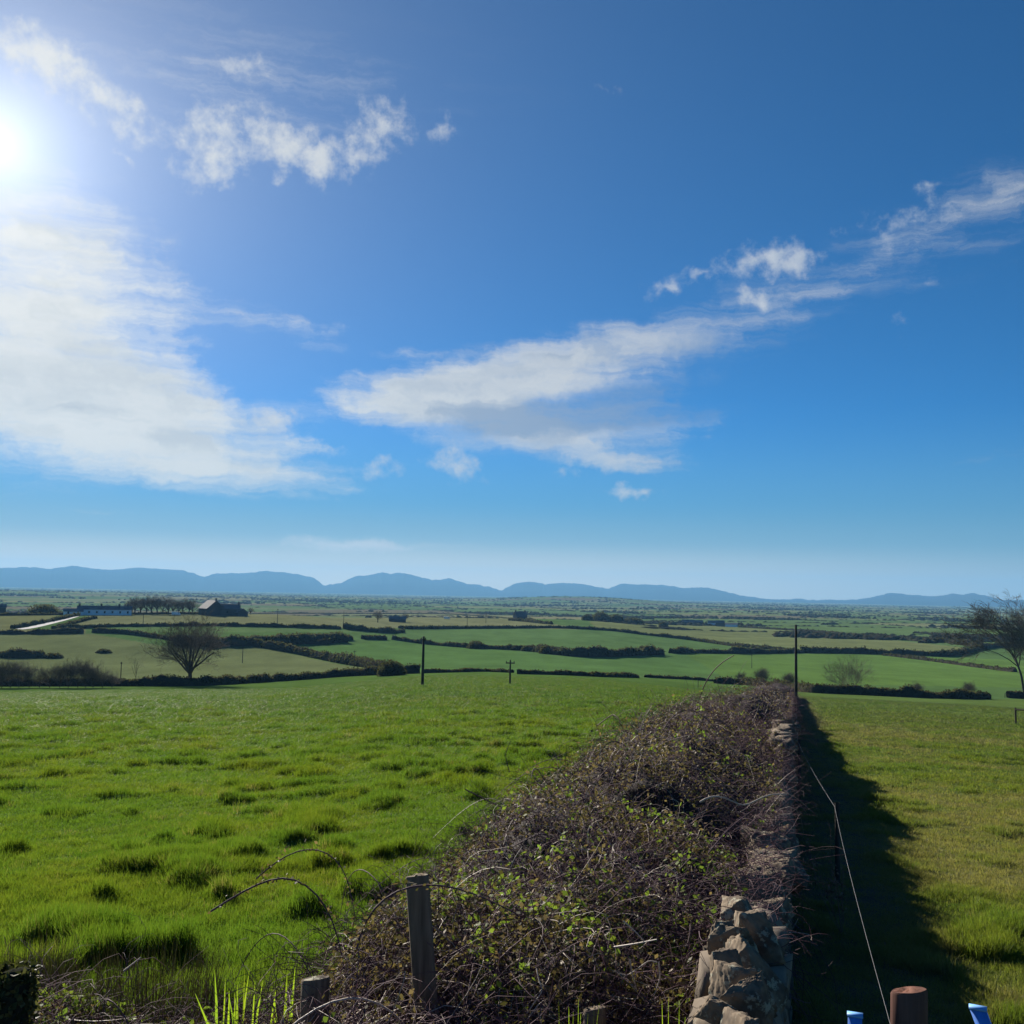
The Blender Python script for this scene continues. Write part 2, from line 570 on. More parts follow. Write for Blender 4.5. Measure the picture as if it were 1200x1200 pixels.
FIELDS = [
    ([(-420, 806), (-420, 744), (110, 743), (190, 757), (300, 757), (400, 779), (490, 790), (330, 806)], (0.105, 0.140, 0.055)),
    ([(-420, 722), (70, 721), (22, 737), (-420, 737)], (0.125, 0.150, 0.060)),
    ([(64, 737), (112, 719), (400, 717), (575, 722), (700, 738), (560, 736), (400, 736), (200, 733)], (0.135, 0.160, 0.072)),
    ([(100, 742), (140, 735), (240, 734), (420, 738), (430, 741), (240, 741)], (0.085, 0.150, 0.050)),
    ([(-420, 744), (-420, 737), (100, 737), (100, 743)], (0.120, 0.140, 0.060)),
    ([(400, 749), (430, 741), (600, 737), (700, 738), (745, 743), (840, 756), (800, 765), (680, 769), (600, 761), (500, 753)], (0.075, 0.145, 0.045)),
    ([(340, 764), (460, 749), (560, 760), (690, 770), (800, 766), (860, 790), (600, 790), (480, 786), (400, 777)], (0.070, 0.145, 0.040)),
    ([(690, 728), (800, 731), (960, 741), (1140, 760), (1110, 770), (980, 764), (800, 748), (700, 738)], (0.120, 0.155, 0.058)),
    ([(800, 765), (960, 766), (1060, 768), (1560, 789), (1560, 812), (860, 800)], (0.080, 0.155, 0.035)),
    ([(1040, 767), (1110, 769), (1560, 758), (1560, 789)], (0.075, 0.145, 0.045)),
    ([(900, 735), (1000, 737), (1560, 748), (1560, 760), (1140, 760), (960, 741)], (0.080, 0.140, 0.045)),
]
px, py, dep = project(V)
r_all = np.hypot(V[:, 0], V[:, 1])
idh, brd = cells(V[:, 0], V[:, 1], 330, 210, 3)
pal = np.array([(0.095, 0.145, 0.048), (0.130, 0.160, 0.062), (0.180, 0.175, 0.085), (0.085, 0.135, 0.046), (0.155, 0.170, 0.075), (0.100, 0.155, 0.050), (0.135, 0.120, 0.070)])
colv = pal[np.clip((idh * len(pal)).astype(int), 0, len(pal) - 1)]
nearc = np.array([0.075, 0.130, 0.030])
u_, v_ = uv(V[:, 0], V[:, 1])
mid = (r_all < 1250) & (dep > 0)
colv[r_all < 1250] = (0.080, 0.140, 0.045)
for poly, cc in FIELDS:
    cc = np.array(cc) * (1.20, 1.08, 1.16)
    k = mid & (r_all > 95) & pip(px, py, poly)
    colv[k] = cc
EP = [hit(x, y, 60) for x, y in [(-200, 802), (0, 804), (80, 804), (160, 804), (230, 803), (300, 800), (350, 797), (400, 793), (445, 791), (492, 789), (530, 788), (565, 787.5), (600, 788.5),
                                 (650, 791), (700, 793), (746, 794), (800, 796), (842, 800), (870, 802), (905, 806), (950, 812), (1000, 814), (1060, 817), (1120, 819), (1200, 819), (1400, 822)]]
EPA = np.array([math.degrees(math.atan2(p[0], p[1])) for p in EP])
EPR = np.array([math.hypot(p[0], p[1]) for p in EP])


def field_edge(x, y):
    return np.interp(np.degrees(np.arctan2(x, y)), EPA, EPR)


edge = field_edge(V[:, 0], V[:, 1])
colv[r_all < edge] = nearc
k = (r_all < edge) & (v_ > 0.3)
dry = sst(fbm(V[:, 0] * 0.25, V[:, 1] * 0.25, 77, 3), 0.42, 0.62)[:, None] * np.array([0.055, 0.005, 0.02]) * (1 - sst(r_all, 25, 70))[:, None]
colv[k] = (np.array([0.095, 0.145, 0.038]) + dry)[k]
shade_litter = (sst(v_, -0.3, 0.2) * (1 - sst(v_ + 0.5 * fbm(V[:, 0] * 0.9, V[:, 1] * 0.9, 58, 3), 1.0, 1.7)) * (r_all < 108))[:, None]
colv = colv * (1 - 0.75 * shade_litter) + np.array([0.125, 0.092, 0.092]) * 0.75 * shade_litter  # litter brown with the wall shadow's purple-grey tone put into the colour
colv = colv * (0.86 + 0.28 * fbm(V[:, 0] / 45, V[:, 1] / 45, 55, 4))[:, None]
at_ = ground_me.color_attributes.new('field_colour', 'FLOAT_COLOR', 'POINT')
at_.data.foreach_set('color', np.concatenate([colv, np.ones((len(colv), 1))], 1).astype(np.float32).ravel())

mg = bpy.data.materials.new('pasture')
mg.use_nodes = True
q = G(mg.node_tree)
b = mg.node_tree.nodes['Principled BSDF']
b.inputs['Roughness'].default_value = 1.0
b.inputs['Specular IOR Level'].default_value = 0.0
pos = q.n('ShaderNodeNewGeometry').outputs['Position']
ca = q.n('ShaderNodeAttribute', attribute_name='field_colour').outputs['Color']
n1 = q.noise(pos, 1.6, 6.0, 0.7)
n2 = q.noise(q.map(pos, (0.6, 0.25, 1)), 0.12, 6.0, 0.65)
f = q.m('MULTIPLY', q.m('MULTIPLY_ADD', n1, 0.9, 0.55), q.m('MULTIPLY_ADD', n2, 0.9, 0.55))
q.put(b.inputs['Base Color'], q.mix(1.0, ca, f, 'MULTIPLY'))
bp = q.n('ShaderNodeBump', {'Strength': 0.6, 'Distance': 0.25, 'Height': q.noise(pos, 2.5, 6.0, 0.7)})
q.put(b.inputs['Normal'], bp.outputs[0])
ground = add('ground', ground_me, mg)
ground['kind'] = 'structure'

# ------------------------------------------------------------------ mountains
SKYL = [(0, 665.5), (33, 664.5), (57, 666.5), (83, 663), (97, 664), (123, 668), (143, 666.7), (163, 664.5), (187, 666.7), (213, 668), (227, 671.7), (237, 676.5), (255, 671.7),
        (283, 671.7), (312, 669.3), (333, 670.5), (353, 674), (368, 677), (380, 686.5), (390, 684), (400, 683), (417, 675), (433, 674), (448, 670.5), (458, 672.5), (468, 671), (483, 674),
        (508, 680), (527, 677.5), (547, 684), (573, 687.3), (588, 692.5), (601, 684.3), (623, 681.5), (640, 685), (658, 682.7), (683, 684.3), (712, 690), (728, 683.7), (753, 685),
        (780, 685.7), (800, 689), (828, 688.5), (843, 691.7), (867, 697.3), (900, 702), (923, 702.6), (937, 700.5), (950, 703.3), (977, 703), (1000, 703), (1017, 700.7), (1045, 694.3),
        (1067, 697), (1097, 699), (1113, 695.5), (1128, 696.7), (1142, 695), (1160, 699.3), (1173, 703), (1187, 702.7), (1200, 703.2), (1240, 701), (1290, 705), (1340, 699), (1500, 706)]
SKYL = [(-320, 676), (-240, 668), (-160, 663), (-110, 667), (-60, 663), (-25, 665)] + SKYL
sa = np.array([azel(x, y) for x, y in SKYL])
azs = np.arange(sa[0, 0], sa[-1, 0], 0.045)
els = np.interp(azs, sa[:, 0], sa[:, 1])
els = np.convolve(np.pad(els, 4, mode='edge'), np.array([1, 2, 3, 4, 5, 4, 3, 2, 1]) / 25.0, 'valid')
els = els + 0.10 * (fbm(azs * 4.0, azs * 0, 12, 5, 0.6) - 0.5)
M_MOUNT = mat('mountain_slopes', (0.018, 0.022, 0.020), var=1.0, scale=0.0012, coord='Object', spec=0.0)
RC = 15500.0
ts = np.linspace(-1, 1, 41)
At = np.radians(azs)[None, :]
crest = RC * np.tan(np.radians(els)) + CAMZ
base = -38.0
hgt = np.maximum(crest - base, 5)
Rm = RC + ts[:, None] * 2600 + 0 * At
X, Y = Rm * np.sin(At), Rm * np.cos(At)
shape = np.maximum(0, 1 - np.abs(ts)) ** 1.15
nz = fbm(X / 900, Y / 900, 91, 5) - 0.5
Z = base - 6 + (hgt[None, :] + 6) * shape[:, None] * (1 + 0.9 * nz * (np.abs(ts) ** 0.7)[:, None] * (1 - shape[:, None] * 0.3))
Z = np.minimum(Z, (base + (hgt[None, :]) * (1 - 0.25 * np.abs(ts)[:, None])))
idx = np.arange(X.size).reshape(X.shape)
Fm = np.stack([idx[:-1, :-1], idx[:-1, 1:], idx[1:, 1:], idx[1:, :-1]], -1).reshape(-1, 4)
mt = add('mountains', smooth(mesh_np('mountains', np.stack([X, Y, Z], -1).reshape(-1, 3), [Fm])), M_MOUNT)
mt['kind'] = 'structure'

# ------------------------------------------------------------------ haze
Vh, Fh = box(-18700, 18700, -18700, 18700, -52, 440)
mh = bpy.data.materials.new('haze_air')
mh.use_nodes = True
mh.node_tree.nodes.remove(mh.node_tree.nodes['Principled BSDF'])
pv = mh.node_tree.nodes.new('ShaderNodeVolumePrincipled')
pv.inputs['Color'].default_value = (0.21, 0.50, 0.84, 1)
pv.inputs['Density'].default_value = 7.0e-5
pv.inputs['Anisotropy'].default_value = 0.15
mh.node_tree.links.new(pv.outputs[0], mh.node_tree.nodes['Material Output'].inputs['Volume'])
haze = add('haze', mesh_np('haze', Vh, [Fh]), mh)
haze['kind'] = 'stuff'

# ------------------------------------------------------------------ hedges, bushes, trees
def resample(P, ds):
    P = np.asarray(P, float)
    L = np.concatenate([[0], np.cumsum(np.linalg.norm(np.diff(P[:, :2], axis=0), axis=1))])
    n = max(3, int(L[-1] / ds) + 1)
    t = np.linspace(0, L[-1], n)
    return np.stack([np.interp(t, L, P[:, k]) for k in range(3)], 1), t


def dense_px(px, step=3.0):
    px = np.asarray(px, float)
    L = np.concatenate([[0], np.cumsum(np.hypot(*np.diff(px, axis=0).T))])
    t = np.arange(0, L[-1] + step, step)
    return np.stack([np.interp(t, L, px[:, k]) for k in range(2)], 1)


def hedge_line(pxs, rmin=60):
    P = []
    for x, y in dense_px(pxs):
        p = hit(x, y, rmin)
        P.append(p)
    P = np.array(P)
    # keep the line free of jumps in depth
    r = np.hypot(P[:, 0], P[:, 1])
    k = min(9, len(r) // 2 * 2 - 1)
    if k >= 3:
        rr = np.pad(np.log(r), k // 2, mode='edge')
        rs = np.exp(np.convolve(rr, np.ones(k) / k, 'valid'))
        P[:, :2] *= (rs / r)[:, None]
        P[:, 2] = gz0(P[:, 0], P[:, 1])
    return P


def hedge_geo(P, h, w, seed, lump=0.5, size=None, dens=1.0, hfun=None):
    R = np.random.default_rng(seed)
    r0 = float(np.median(np.hypot(P[:, 0], P[:, 1])))
    size = size or float(np.clip(r0 * 0.0011, 0.07, 0.8))
    Q, t = resample(P, max(0.6, h * 0.4))
    T = np.gradient(Q[:, :2], axis=0)
    T /= np.linalg.norm(T, axis=1, keepdims=True) + 1e-9
    Nn = np.stack([T[:, 1], -T[:, 0]], 1)

    def hh(tt):
        e = h * (1 - lump + 2 * lump * fbm(tt / (h * 2.2), tt * 0 + seed, seed, 3))
        if hfun is not None:
            e = e * hfun(tt / max(t[-1], 1e-6))
        return np.maximum(e, 0.15 * h)
    H = hh(t)
    prof_ = [(-0.42, -0.05), (-0.40, 0.45), (-0.18, 0.80), (0.18, 0.80), (0.40, 0.45), (0.42, -0.05)]
    rows = []
    for a, c in prof_:
        rows.append(np.stack([Q[:, 0] + Nn[:, 0] * a * w, Q[:, 1] + Nn[:, 1] * a * w, gz0(Q[:, 0], Q[:, 1]) + c * H], 1))
    V = np.stack(rows, 1)
    V[:, 1:5] += (R.random((len(Q), 4, 3)) - 0.5) * 0.25 * h
    m = len(prof_)
    idx = np.arange(V.shape[0] * m).reshape(-1, m)
    Fc = np.stack([idx[:-1, :-1], idx[1:, :-1], idx[1:, 1:], idx[:-1, 1:]], -1).reshape(-1, 4)
    n = int(dens * t[-1] * (2.2 * h + w) / (size * size) * 0.55)
    n = int(np.clip(n, 60, 26000))
    tt = R.random(n) * t[-1]
    ang = R.random(n) * math.pi
    rad_ = 0.72 + 0.36 * R.random(n) ** 1.5
    off = -np.cos(ang) * 0.5 * w * rad_
    hz_ = np.sin(ang) ** 0.7 * rad_ * hh(tt) * 0.95
    X = np.interp(tt, t, Q[:, 0]) + np.interp(tt, t, Nn[:, 0]) * off
    Y = np.interp(tt, t, Q[:, 1]) + np.interp(tt, t, Nn[:, 1]) * off
    Cn = np.stack([X, Y, gz0(X, Y) + hz_], 1)
    Lv, Lf = quads(Cn, size, R, 0.45)
    return (V.reshape(-1, 3), Fc), (Lv, Lf)


def hedge(pxs, h, w, label, seed, name='hedgerow', group='field hedgerows', rmin=60, P=None, **kw):
    P = hedge_line(pxs, rmin) if P is None else P
    (cv, cf), (lv, lf) = hedge_geo(P, h, w, seed, **kw)
    o = thing(name, P[len(P) // 2], label, 'hedge', group)
    inv = np.array(o.location)
    add('stems', mesh_np('hedge_stems', cv - inv, [cf]), M_HEDGE_CORE, o)
    add('twigs', mesh_np('hedge_twigs', lv - inv, [lf]), M_HEDGE, o)
    return o


def bush_geo(w, h, seed, size, n, flat=0.0):
    """dome of twigs on a dark inside"""
    R = np.random.default_rng(seed)
    nu, nv = 14, 7
    V, Fc = [], []
    for j in range(nv):
        for i in range(nu):
            a = 2 * math.pi * i / nu
            e = j / (nv - 1) * math.pi / 2
            k = 0.78 * (0.8 + 0.4 * R.random())
            V.append((math.cos(a) * math.cos(e) * w / 2 * k, math.sin(a) * math.cos(e) * w / 2 * k, math.sin(e) * h * k - 0.1))
    idx = np.arange(nu * nv).reshape(nv, nu)
    j2 = np.roll(idx, -1, 1)
    Fc = np.stack([idx[:-1], j2[:-1], j2[1:], idx[1:]], -1).reshape(-1, 4)
    d = R.normal(size=(n, 3))
    d[:, 2] = np.abs(d[:, 2])
    d /= np.linalg.norm(d, axis=1, keepdims=True)
    lump = 0.80 + 0.45 * fbm(d[:, 0] * 2 + 5, d[:, 1] * 2 + d[:, 2] * 2, seed, 3)
    rr = lump * (0.72 + 0.3 * R.random(n))
    Cn = d * rr[:, None] * np.array([w / 2, w / 2, h])
    Lv, Lf = quads(Cn, size, R, 0.4)
    return (np.array(V), Fc), (Lv, Lf)


def bush(p, w, h, label, seed, n=1500, size=None, name='bush', group=None, cat='bush'):
    r0 = math.hypot(p[0], p[1])
    size = size or float(np.clip(r0 * 0.0011, 0.07, 0.8))
    (cv, cf), (lv, lf) = bush_geo(w, h, seed, size, n)
    o = thing(name, p, label, cat, group)
    add('stems', mesh_np('bush_stems', cv, [cf]), M_HEDGE_CORE, o)
    add('twigs', mesh_np('bush_twigs', lv, [lf]), M_HEDGE, o)
    return o


def tree_strands(H, seed, limbs=7, levels=5, spread=55, trunk=0.16, wind=(0, 0, 0), r0=None, ratio=0.62, kids=(6, 6, 6, 4), tw=1.0):
    R = np.random.default_rng(seed)
    r0 = r0 or H * 0.030
    out = []
    wind = np.array(wind, float)
    K = 5

    def strand(p, d, L, ra, rb, curl):
        pts = [p]
        d = d / np.linalg.norm(d)
        for k in range(K - 1):
            d = d + R.normal(size=3) * curl + wind * 0.12 + np.array([0, 0, 0.06])
            d /= np.linalg.norm(d)
            pts.append(pts[-1] + d * L / (K - 1))
        return np.array(pts), np.linspace(ra, rb, K), d
    tp, tr, td = strand(np.array([0, 0, -0.15]), np.array([0, 0, 1.0]) + wind * 0.25, H * trunk + 0.15, r0 * 1.25, r0 * 0.9, 0.05)
    out.append((0, tp, tr))
    cur = []
    for k in range(limbs):
        a = 2 * math.pi * (k + 0.5 * R.random()) / limbs
        s = math.radians(spread) * (0.25 + 0.85 * R.random()) if k else 0.1
        d = np.array([math.sin(s) * math.cos(a), math.sin(s) * math.sin(a), math.cos(s)])
        L = H * (1 - trunk) * (0.40 + 0.12 * R.random())
        P_, r_, dd = strand(tp[-1 - (k % 2)], d + wind * 0.5, L, r0 * 0.62, r0 * 0.30, 0.13)
        out.append((1, P_, r_))
        cur.append((P_, r_, L))
    for lv in range(levels - 1):
        nxt = []
        for P_, r_, L in cur:
            nk = kids[lv]
            for c in range(nk):
                t = 0.30 + 0.70 * (c + R.random()) / nk
                f = t * (K - 1)
                i = min(K - 2, int(f))
                p = P_[i] + (P_[i + 1] - P_[i]) * (f - i)
                ax = P_[i + 1] - P_[i]
                ax /= np.linalg.norm(ax)
                sd = np.cross(ax, R.normal(size=3))
                sd /= np.linalg.norm(sd)
                an = math.radians(24 + 26 * R.random())
                d = ax * math.cos(an) + sd * math.sin(an) + wind * 0.3
                ra = max(0.35 * np.interp(f, np.arange(K), r_) + 0.0, 0.0022 * H / 4 * tw)
                l2 = L * ratio * (0.65 + 0.5 * R.random())
                Q_, q_, dd = strand(p, d, l2, ra, max(ra * 0.45, 0.0016 * H / 4 * tw), 0.16)
                out.append((2 + lv, Q_, q_))
                nxt.append((Q_, q_, l2))
        cur = nxt
    return out


def tree_meshes(H, seed, **kw):
    S_ = tree_strands(H, seed, **kw)
    zmax = max(s[1][:, 2].max() for s in S_)
    k = H / zmax
    lo = [s for s in S_ if s[0] <= 1]
    hi = [s for s in S_ if s[0] > 1]
    a = tubes(np.array([s[1] for s in lo]) * k, np.array([s[2] for s in lo]), 7)
    b_ = tubes(np.array([s[1] for s in hi]) * k, np.array([s[2] for s in hi]), 3)
    return smooth(mesh_np('trunk', a[0], [a[1]])), mesh_np('crown', b_[0], [b_[1]])


def bare_tree(p, H, seed, label, group=None, meshes=None, scale=1.0, rz=0.0, name='bare_tree', **kw):
    tm, cm = meshes or tree_meshes(H, seed, **kw)
    o = thing(name, p, label, 'tree', group, rz)
    o.scale = (scale,) * 3
    add('trunk', tm, None if tm.materials else M_BARK, o)
    add('crown', cm, None if cm.materials else M_BARE, o)
    return o


def pxh(foot, top):
    """metric height of something seen from foot pixel to top pixel, and its foot"""
    p = hit(*foot, 60)
    return p, (foot[1] - top) * math.hypot(p[0], p[1]) / F


ORD = ['leftmost', 'second', 'third', 'fourth', 'fifth', 'sixth', 'seventh', 'eighth', 'ninth', 'tenth', 'eleventh', 'twelfth', 'thirteenth', 'fourteenth']

# hedge along the far edge of the near field (left), with its trees
E1 = hedge_line([(-60, 802), (0, 804), (80, 804), (160, 804), (230, 804), (300, 800), (350, 797), (400, 793), (445, 791), (492, 789)], 80)
hedge(None, 2.0, 2.6, 'dark scrubby hedge along the far edge of the left pasture below the fan-shaped bare tree', 101, P=E1, lump=0.55, dens=1.2)
sp = [(-12, 778), (2, 774), (12, 770), (22, 773), (34, 778), (46, 783), (58, 779), (70, 776), (80, 772), (91, 770), (100, 772), (109, 776), (120, 781), (131, 785)]
for k, (x, y) in enumerate(sp):
    p, H = pxh((x, 806), y)
    bare_tree(p, H, 400 + k, ORD[k] + ' leafless shrub from the left in the grey thicket beside the thin sapling', 'leafless shrubs at the left field edge', name='bare_shrub',
              limbs=11, levels=4, spread=44, trunk=0.05, kids=(7, 7, 5), r0=0.06, tw=1.9)
p, H = pxh((222, 802), 721)
bare_tree(p, H, 37, 'large fan-shaped leafless tree standing in the left field-edge hedge', None, limbs=11, levels=5, spread=62, trunk=0.17, kids=(7, 6, 5, 3), r0=0.36, tw=1.4).scale = (1.22, 1.22, 1.12)
p, H = pxh((159, 804), 768)
bare_tree(p, H, 52, 'thin leafless sapling just left of the large fan-shaped tree', None, limbs=5, levels=4, spread=42, trunk=0.3, kids=(5, 4, 3), r0=0.055)
p, H = pxh((458, 792), 775)
bush(p, 7.5, H, 'rounded dark bush at the right end of the left field-edge hedge', 61, n=2600)

# hedge along the far edge of the right pasture
E2 = hedge_line([(838, 801), (870, 802), (905, 806), (950, 812), (1000, 814), (1060, 817), (1120, 819), (1156, 819)], 60)
hedge(None, 2.3, 2.8, 'dark mixed hedge along the far edge of the right pasture', 111, P=E2, lump=0.5, dens=1.2)
E3 = hedge_line([(1181, 818), (1230, 820), (1300, 822)], 60)
hedge(None, 2.3, 2.4, 'clipped dark hedge end right of the field gap', 112, P=E3, lump=0.3)
for k, (x, y, w, t, lb) in enumerate([(893, 804, 6.5, 779, 'rounded bush where the bramble wall meets the far hedge'),
                                      (868, 801, 5.5, 785, 'low rounded bush left of the wall end in the far hedge'),
                                      (925, 808, 6.5, 786, 'low dark bush beside the tall pole at the wall end'),
                                      (1075, 816, 5.5, 796, 'rounded bush in the middle of the right hedge'),
                                      (1135, 818, 7.5, 797, 'broad brownish bush left of the field gap')]):
    p, H = pxh((x, y), t)
    bare_tree(p, H, 70 + k, lb, None, name='bush', limbs=15, levels=4, spread=min(78, 26 * w / H), trunk=0.03, kids=(8, 7, 5), r0=0.05, tw=2.2)
p, H = pxh((997, 812), 764)
bare_tree(p, H, 81, 'bushy leafless dome-shaped shrub behind the right hedge', None, name='bare_shrub', limbs=13, levels=4, spread=66, trunk=0.04, kids=(8, 7, 4), r0=0.06, tw=1.6)
# wind-bent trees at the right
p, H = pxh((1200, 812), 704)
bare_tree(p, H, 93, 'wind-bent leafless tree leaning left over the gap at the right edge', None, limbs=7, levels=5, spread=56, trunk=0.30, kids=(6, 6, 5, 3), r0=0.24, wind=(-0.42, 0.1, 0.06), tw=1.6).scale = (1.3, 1.2, 1.0)
p, H = pxh((1226, 814), 712)
bare_tree(p, H, 95, 'second wind-bent leafless tree partly cut off by the right edge', None, limbs=7, levels=5, spread=50, trunk=0.3, kids=(7, 6, 5, 3), r0=0.15, wind=(-0.4, 0.1, 0.05), tw=1.3)

# hedge lines across the middle distance (foot lines traced, then stood on the ground)
HL = [
    ([(-40, 722), (60, 721), (118, 720)], 1.8, 2.5, 'low dark hedge on the skyline left of the long white house', {}),
    ([(150, 720), (260, 719.5), (400, 719), (520, 719.5), (575, 723), (625, 727)], 1.5, 2.5, 'long thin hedge on the hill crest in front of the barn', {'lump': 0.25}),
    ([(14, 737), (40, 732), (66, 727), (92, 721)], 2.0, 2.5, 'dark hedge along the upper side of the pale lane', {}),
    ([(62, 738), (84, 731), (108, 725), (112, 724)], 1.8, 2.5, 'dark hedge along the lower side of the pale lane', {}),
    ([(-30, 743), (45, 743), (97, 742)], 2.8, 3.0, 'dark hedge across the left field below the lane', {'lump': 0.5}),
    ([(108, 741), (150, 743), (200, 750), (222, 755)], 2.4, 3.0, 'dark hedge running down to the scrub behind the fan-shaped tree', {'lump': 0.4}),
    ([(205, 756), (240, 757.5), (285, 757), (335, 755), (400, 752)], 5.6, 8.0, 'broad dark belt of scrub behind the fan-shaped tree', {'lump': 0.3, 'dens': 1.3}),
    ([(70, 738), (132, 734.5), (190, 734), (245, 733.5)], 2.2, 2.5, 'bushy hedge across the tan hillside left of the fan-shaped tree', {'lump': 0.6}),
    ([(245, 733.5), (300, 734.5), (360, 736), (398, 737)], 2.2, 2.5, 'bushy hedge across the tan hillside right of the fan-shaped tree', {'lump': 0.6}),
    ([(298, 757), (340, 764), (372, 771), (405, 778), (450, 785)], 3.6, 4.0, 'dark hedge running downhill to the right from the scrub belt', {'lump': 0.4}),
    ([(345, 754), (380, 756), (411, 749)], 2.6, 3.0, 'short dark hedge right of the scrub belt', {'lump': 0.5}),
    ([(402, 737), (430, 740), (448, 742), (472, 741)], 3.2, 4.0, 'lumpy bushes at the left end of the straight dark hedge', {'lump': 0.7}),
    ([(468, 737), (520, 737), (600, 736.5), (650, 736), (695, 738)], 2.6, 2.6, 'straight dark hedge above the central green field', {'lump': 0.25}),
    ([(425, 749.5), (451, 749.5)], 2.9, 4.0, 'short block of dark hedge left of the central green field', {'lump': 0.15}),
    ([(460, 749.5), (490, 754), (520, 757), (560, 760), (620, 762.5)], 2.6, 3.0, 'dark hedge running from the big pole down the central field', {'lump': 0.5}),
    ([(620, 762.5), (650, 767), (680, 770), (720, 769.5), (775, 767)], 4.6, 5.0, 'thick dark hedge in the dip of the central field', {'lump': 0.45}),
    ([(786, 766), (806, 765)], 3.2, 4.0, 'short dark hedge right of the lone field trees', {'lump': 0.4}),
    ([(494, 789), (530, 788), (565, 787), (600, 788.5)], 1.2, 1.6, 'low thin hedge behind the big pole at the field end', {'lump': 0.4}),
    ([(606, 790), (650, 791), (700, 793), (746, 794)], 1.5, 2.0, 'low dark hedge across the far end of the left pasture', {'lump': 0.25}),
    ([(756, 794), (800, 796), (842, 799)], 1.1, 1.6, 'low hedge left of the bramble wall end', {'lump': 0.3}),
    ([(597, 727), (620, 729), (646, 732)], 2.6, 4.0, 'dark bushes below the steep-roofed house', {'lump': 0.6}),
    ([(690, 738), (716, 739), (745, 743), (800, 749), (860, 757.5), (935, 764)], 2.6, 3.0, 'dark hedge slanting below the tan strip field', {'lump': 0.4}),
    ([(800, 765), (860, 766), (900, 766), (945, 765)], 3.6, 4.0, 'bushy hedge left of the tall pole', {'lump': 0.5}),
    ([(938, 765), (1000, 766), (1060, 767.5), (1110, 770), (1135, 765), (1152, 759), (1210, 759)], 4.0, 4.0, 'thick dark curving hedge right of the tall pole', {'lump': 0.35}),
    ([(1036, 768), (1100, 776), (1150, 783), (1190, 788)], 2.2, 2.5, 'thin hedge slanting down the right green field', {'lump': 0.4}),
    ([(866, 735), (960, 741), (1020, 747), (1092, 753)], 2.6, 3.0, 'thin straight hedge above the tan strip field', {'lump': 0.3}),
    ([(1070, 742), (1120, 745), (1160, 747), (1215, 748)], 2.6, 3.0, 'thin hedge behind the wind-bent tree', {'lump': 0.3}),
    ([(1080, 754), (1105, 752), (1130, 756), (1148, 759)], 4.0, 8.0, 'brown scrub beside the curving hedge', {'lump': 0.6}),
    ([(0, 770), (22, 771), (50, 770)], 3.4, 7.0, 'rounded dark gorse patch in the left field', {'lump': 0.35}),
]
for k, (pp, h, w, lb, kw) in enumerate(HL):
    hedge(pp, h * 0.86, w, lb, 200 + k, rmin=120, **dict({'lump': 0.5}, **{a: (v + 0.12 if a == 'lump' else v) for a, v in kw.items()}))

# single field trees and woods around the farms
for k, (x, y, t, w, lb) in enumerate([
        (557, 760, 751, 9, 'round dark tree in the hedge of the central field'), (604, 762, 757, 5, 'leftmost of the small trees in the central hedge'),
        (617, 763, 757.5, 5, 'second small tree in the central hedge'), (640, 766, 757, 7, 'round tree over the left end of the thick dip hedge'),
        (680, 769, 759, 9, 'broad tree over the thick dip hedge'), (753, 766, 758, 5, 'lone round tree in the field right of the thick hedge'),
        (766, 765, 758, 4, 'small slim tree right of the lone round tree'), (62, 771, 766, 7, 'small dark mound right of the gorse patch'),
        (122, 765, 761.5, 6, 'single dark gorse bush in the middle of the left field')]):
    p, H = pxh((x, y), t)
    bush(p, w, H, lb, 300 + k, n=700, name='field_tree' if t > 0 and w < 10 and k < 7 else 'gorse_bush', cat='tree' if k < 7 else 'bush')

proto = [tree_meshes(9.0, 500 + k, limbs=7, levels=4, spread=48, trunk=0.22, kids=(7, 6, 5), r0=0.3, tw=3.5) for k in range(3)]
R1 = np.random.default_rng(5)
for k in range(13):
    x = 152 + k * 6.1 + R1.uniform(-1.5, 1.5)
    p = at(x, 668 + R1.uniform(-6, 14))
    bare_tree(p, 9, 0, ORD[k] + ' tall bare tree from the left in the row between white house and barn', 'bare trees between house and barn', meshes=proto[k % 3], scale=R1.uniform(1.1, 1.45), rz=R1.uniform(0, 6))
for (x, r, s_, lb) in [(442, 740, 1.0, 'leafless tree left of the low grey farm sheds'), (474, 800, 0.8, 'small leafless tree above the grey farm sheds'),
                       (292, 680, 0.55, 'small leafless tree behind the little pale-roofed shed')]:
    bare_tree(at(x, r), 9, 0, lb, None, meshes=proto[1], scale=s_, rz=x)
bush(at(50, 668), 19, 6.2, 'dome-shaped dark thicket on the skyline left of the long white house', 320, n=1500, size=0.5)
for k, (x, r, w, h, lb) in enumerate([(704, 1010, 22, 9.5, 'tall dark conifer clump on the central skyline'), (722, 1020, 18, 8.0, 'dark rounded trees right of the tall conifer clump'),
                                      (742, 1040, 24, 6.5, 'long low wood right of the rounded trees'), (688, 1000, 12, 6.0, 'small dark trees left of the tall conifer clump'),
                                      (777, 1000, 9, 4.5, 'single bush on the skyline right of the low wood')]):
    bush(at(x, r), w, h, lb, 330 + k, n=1200, size=0.8, name='wood', cat='trees')

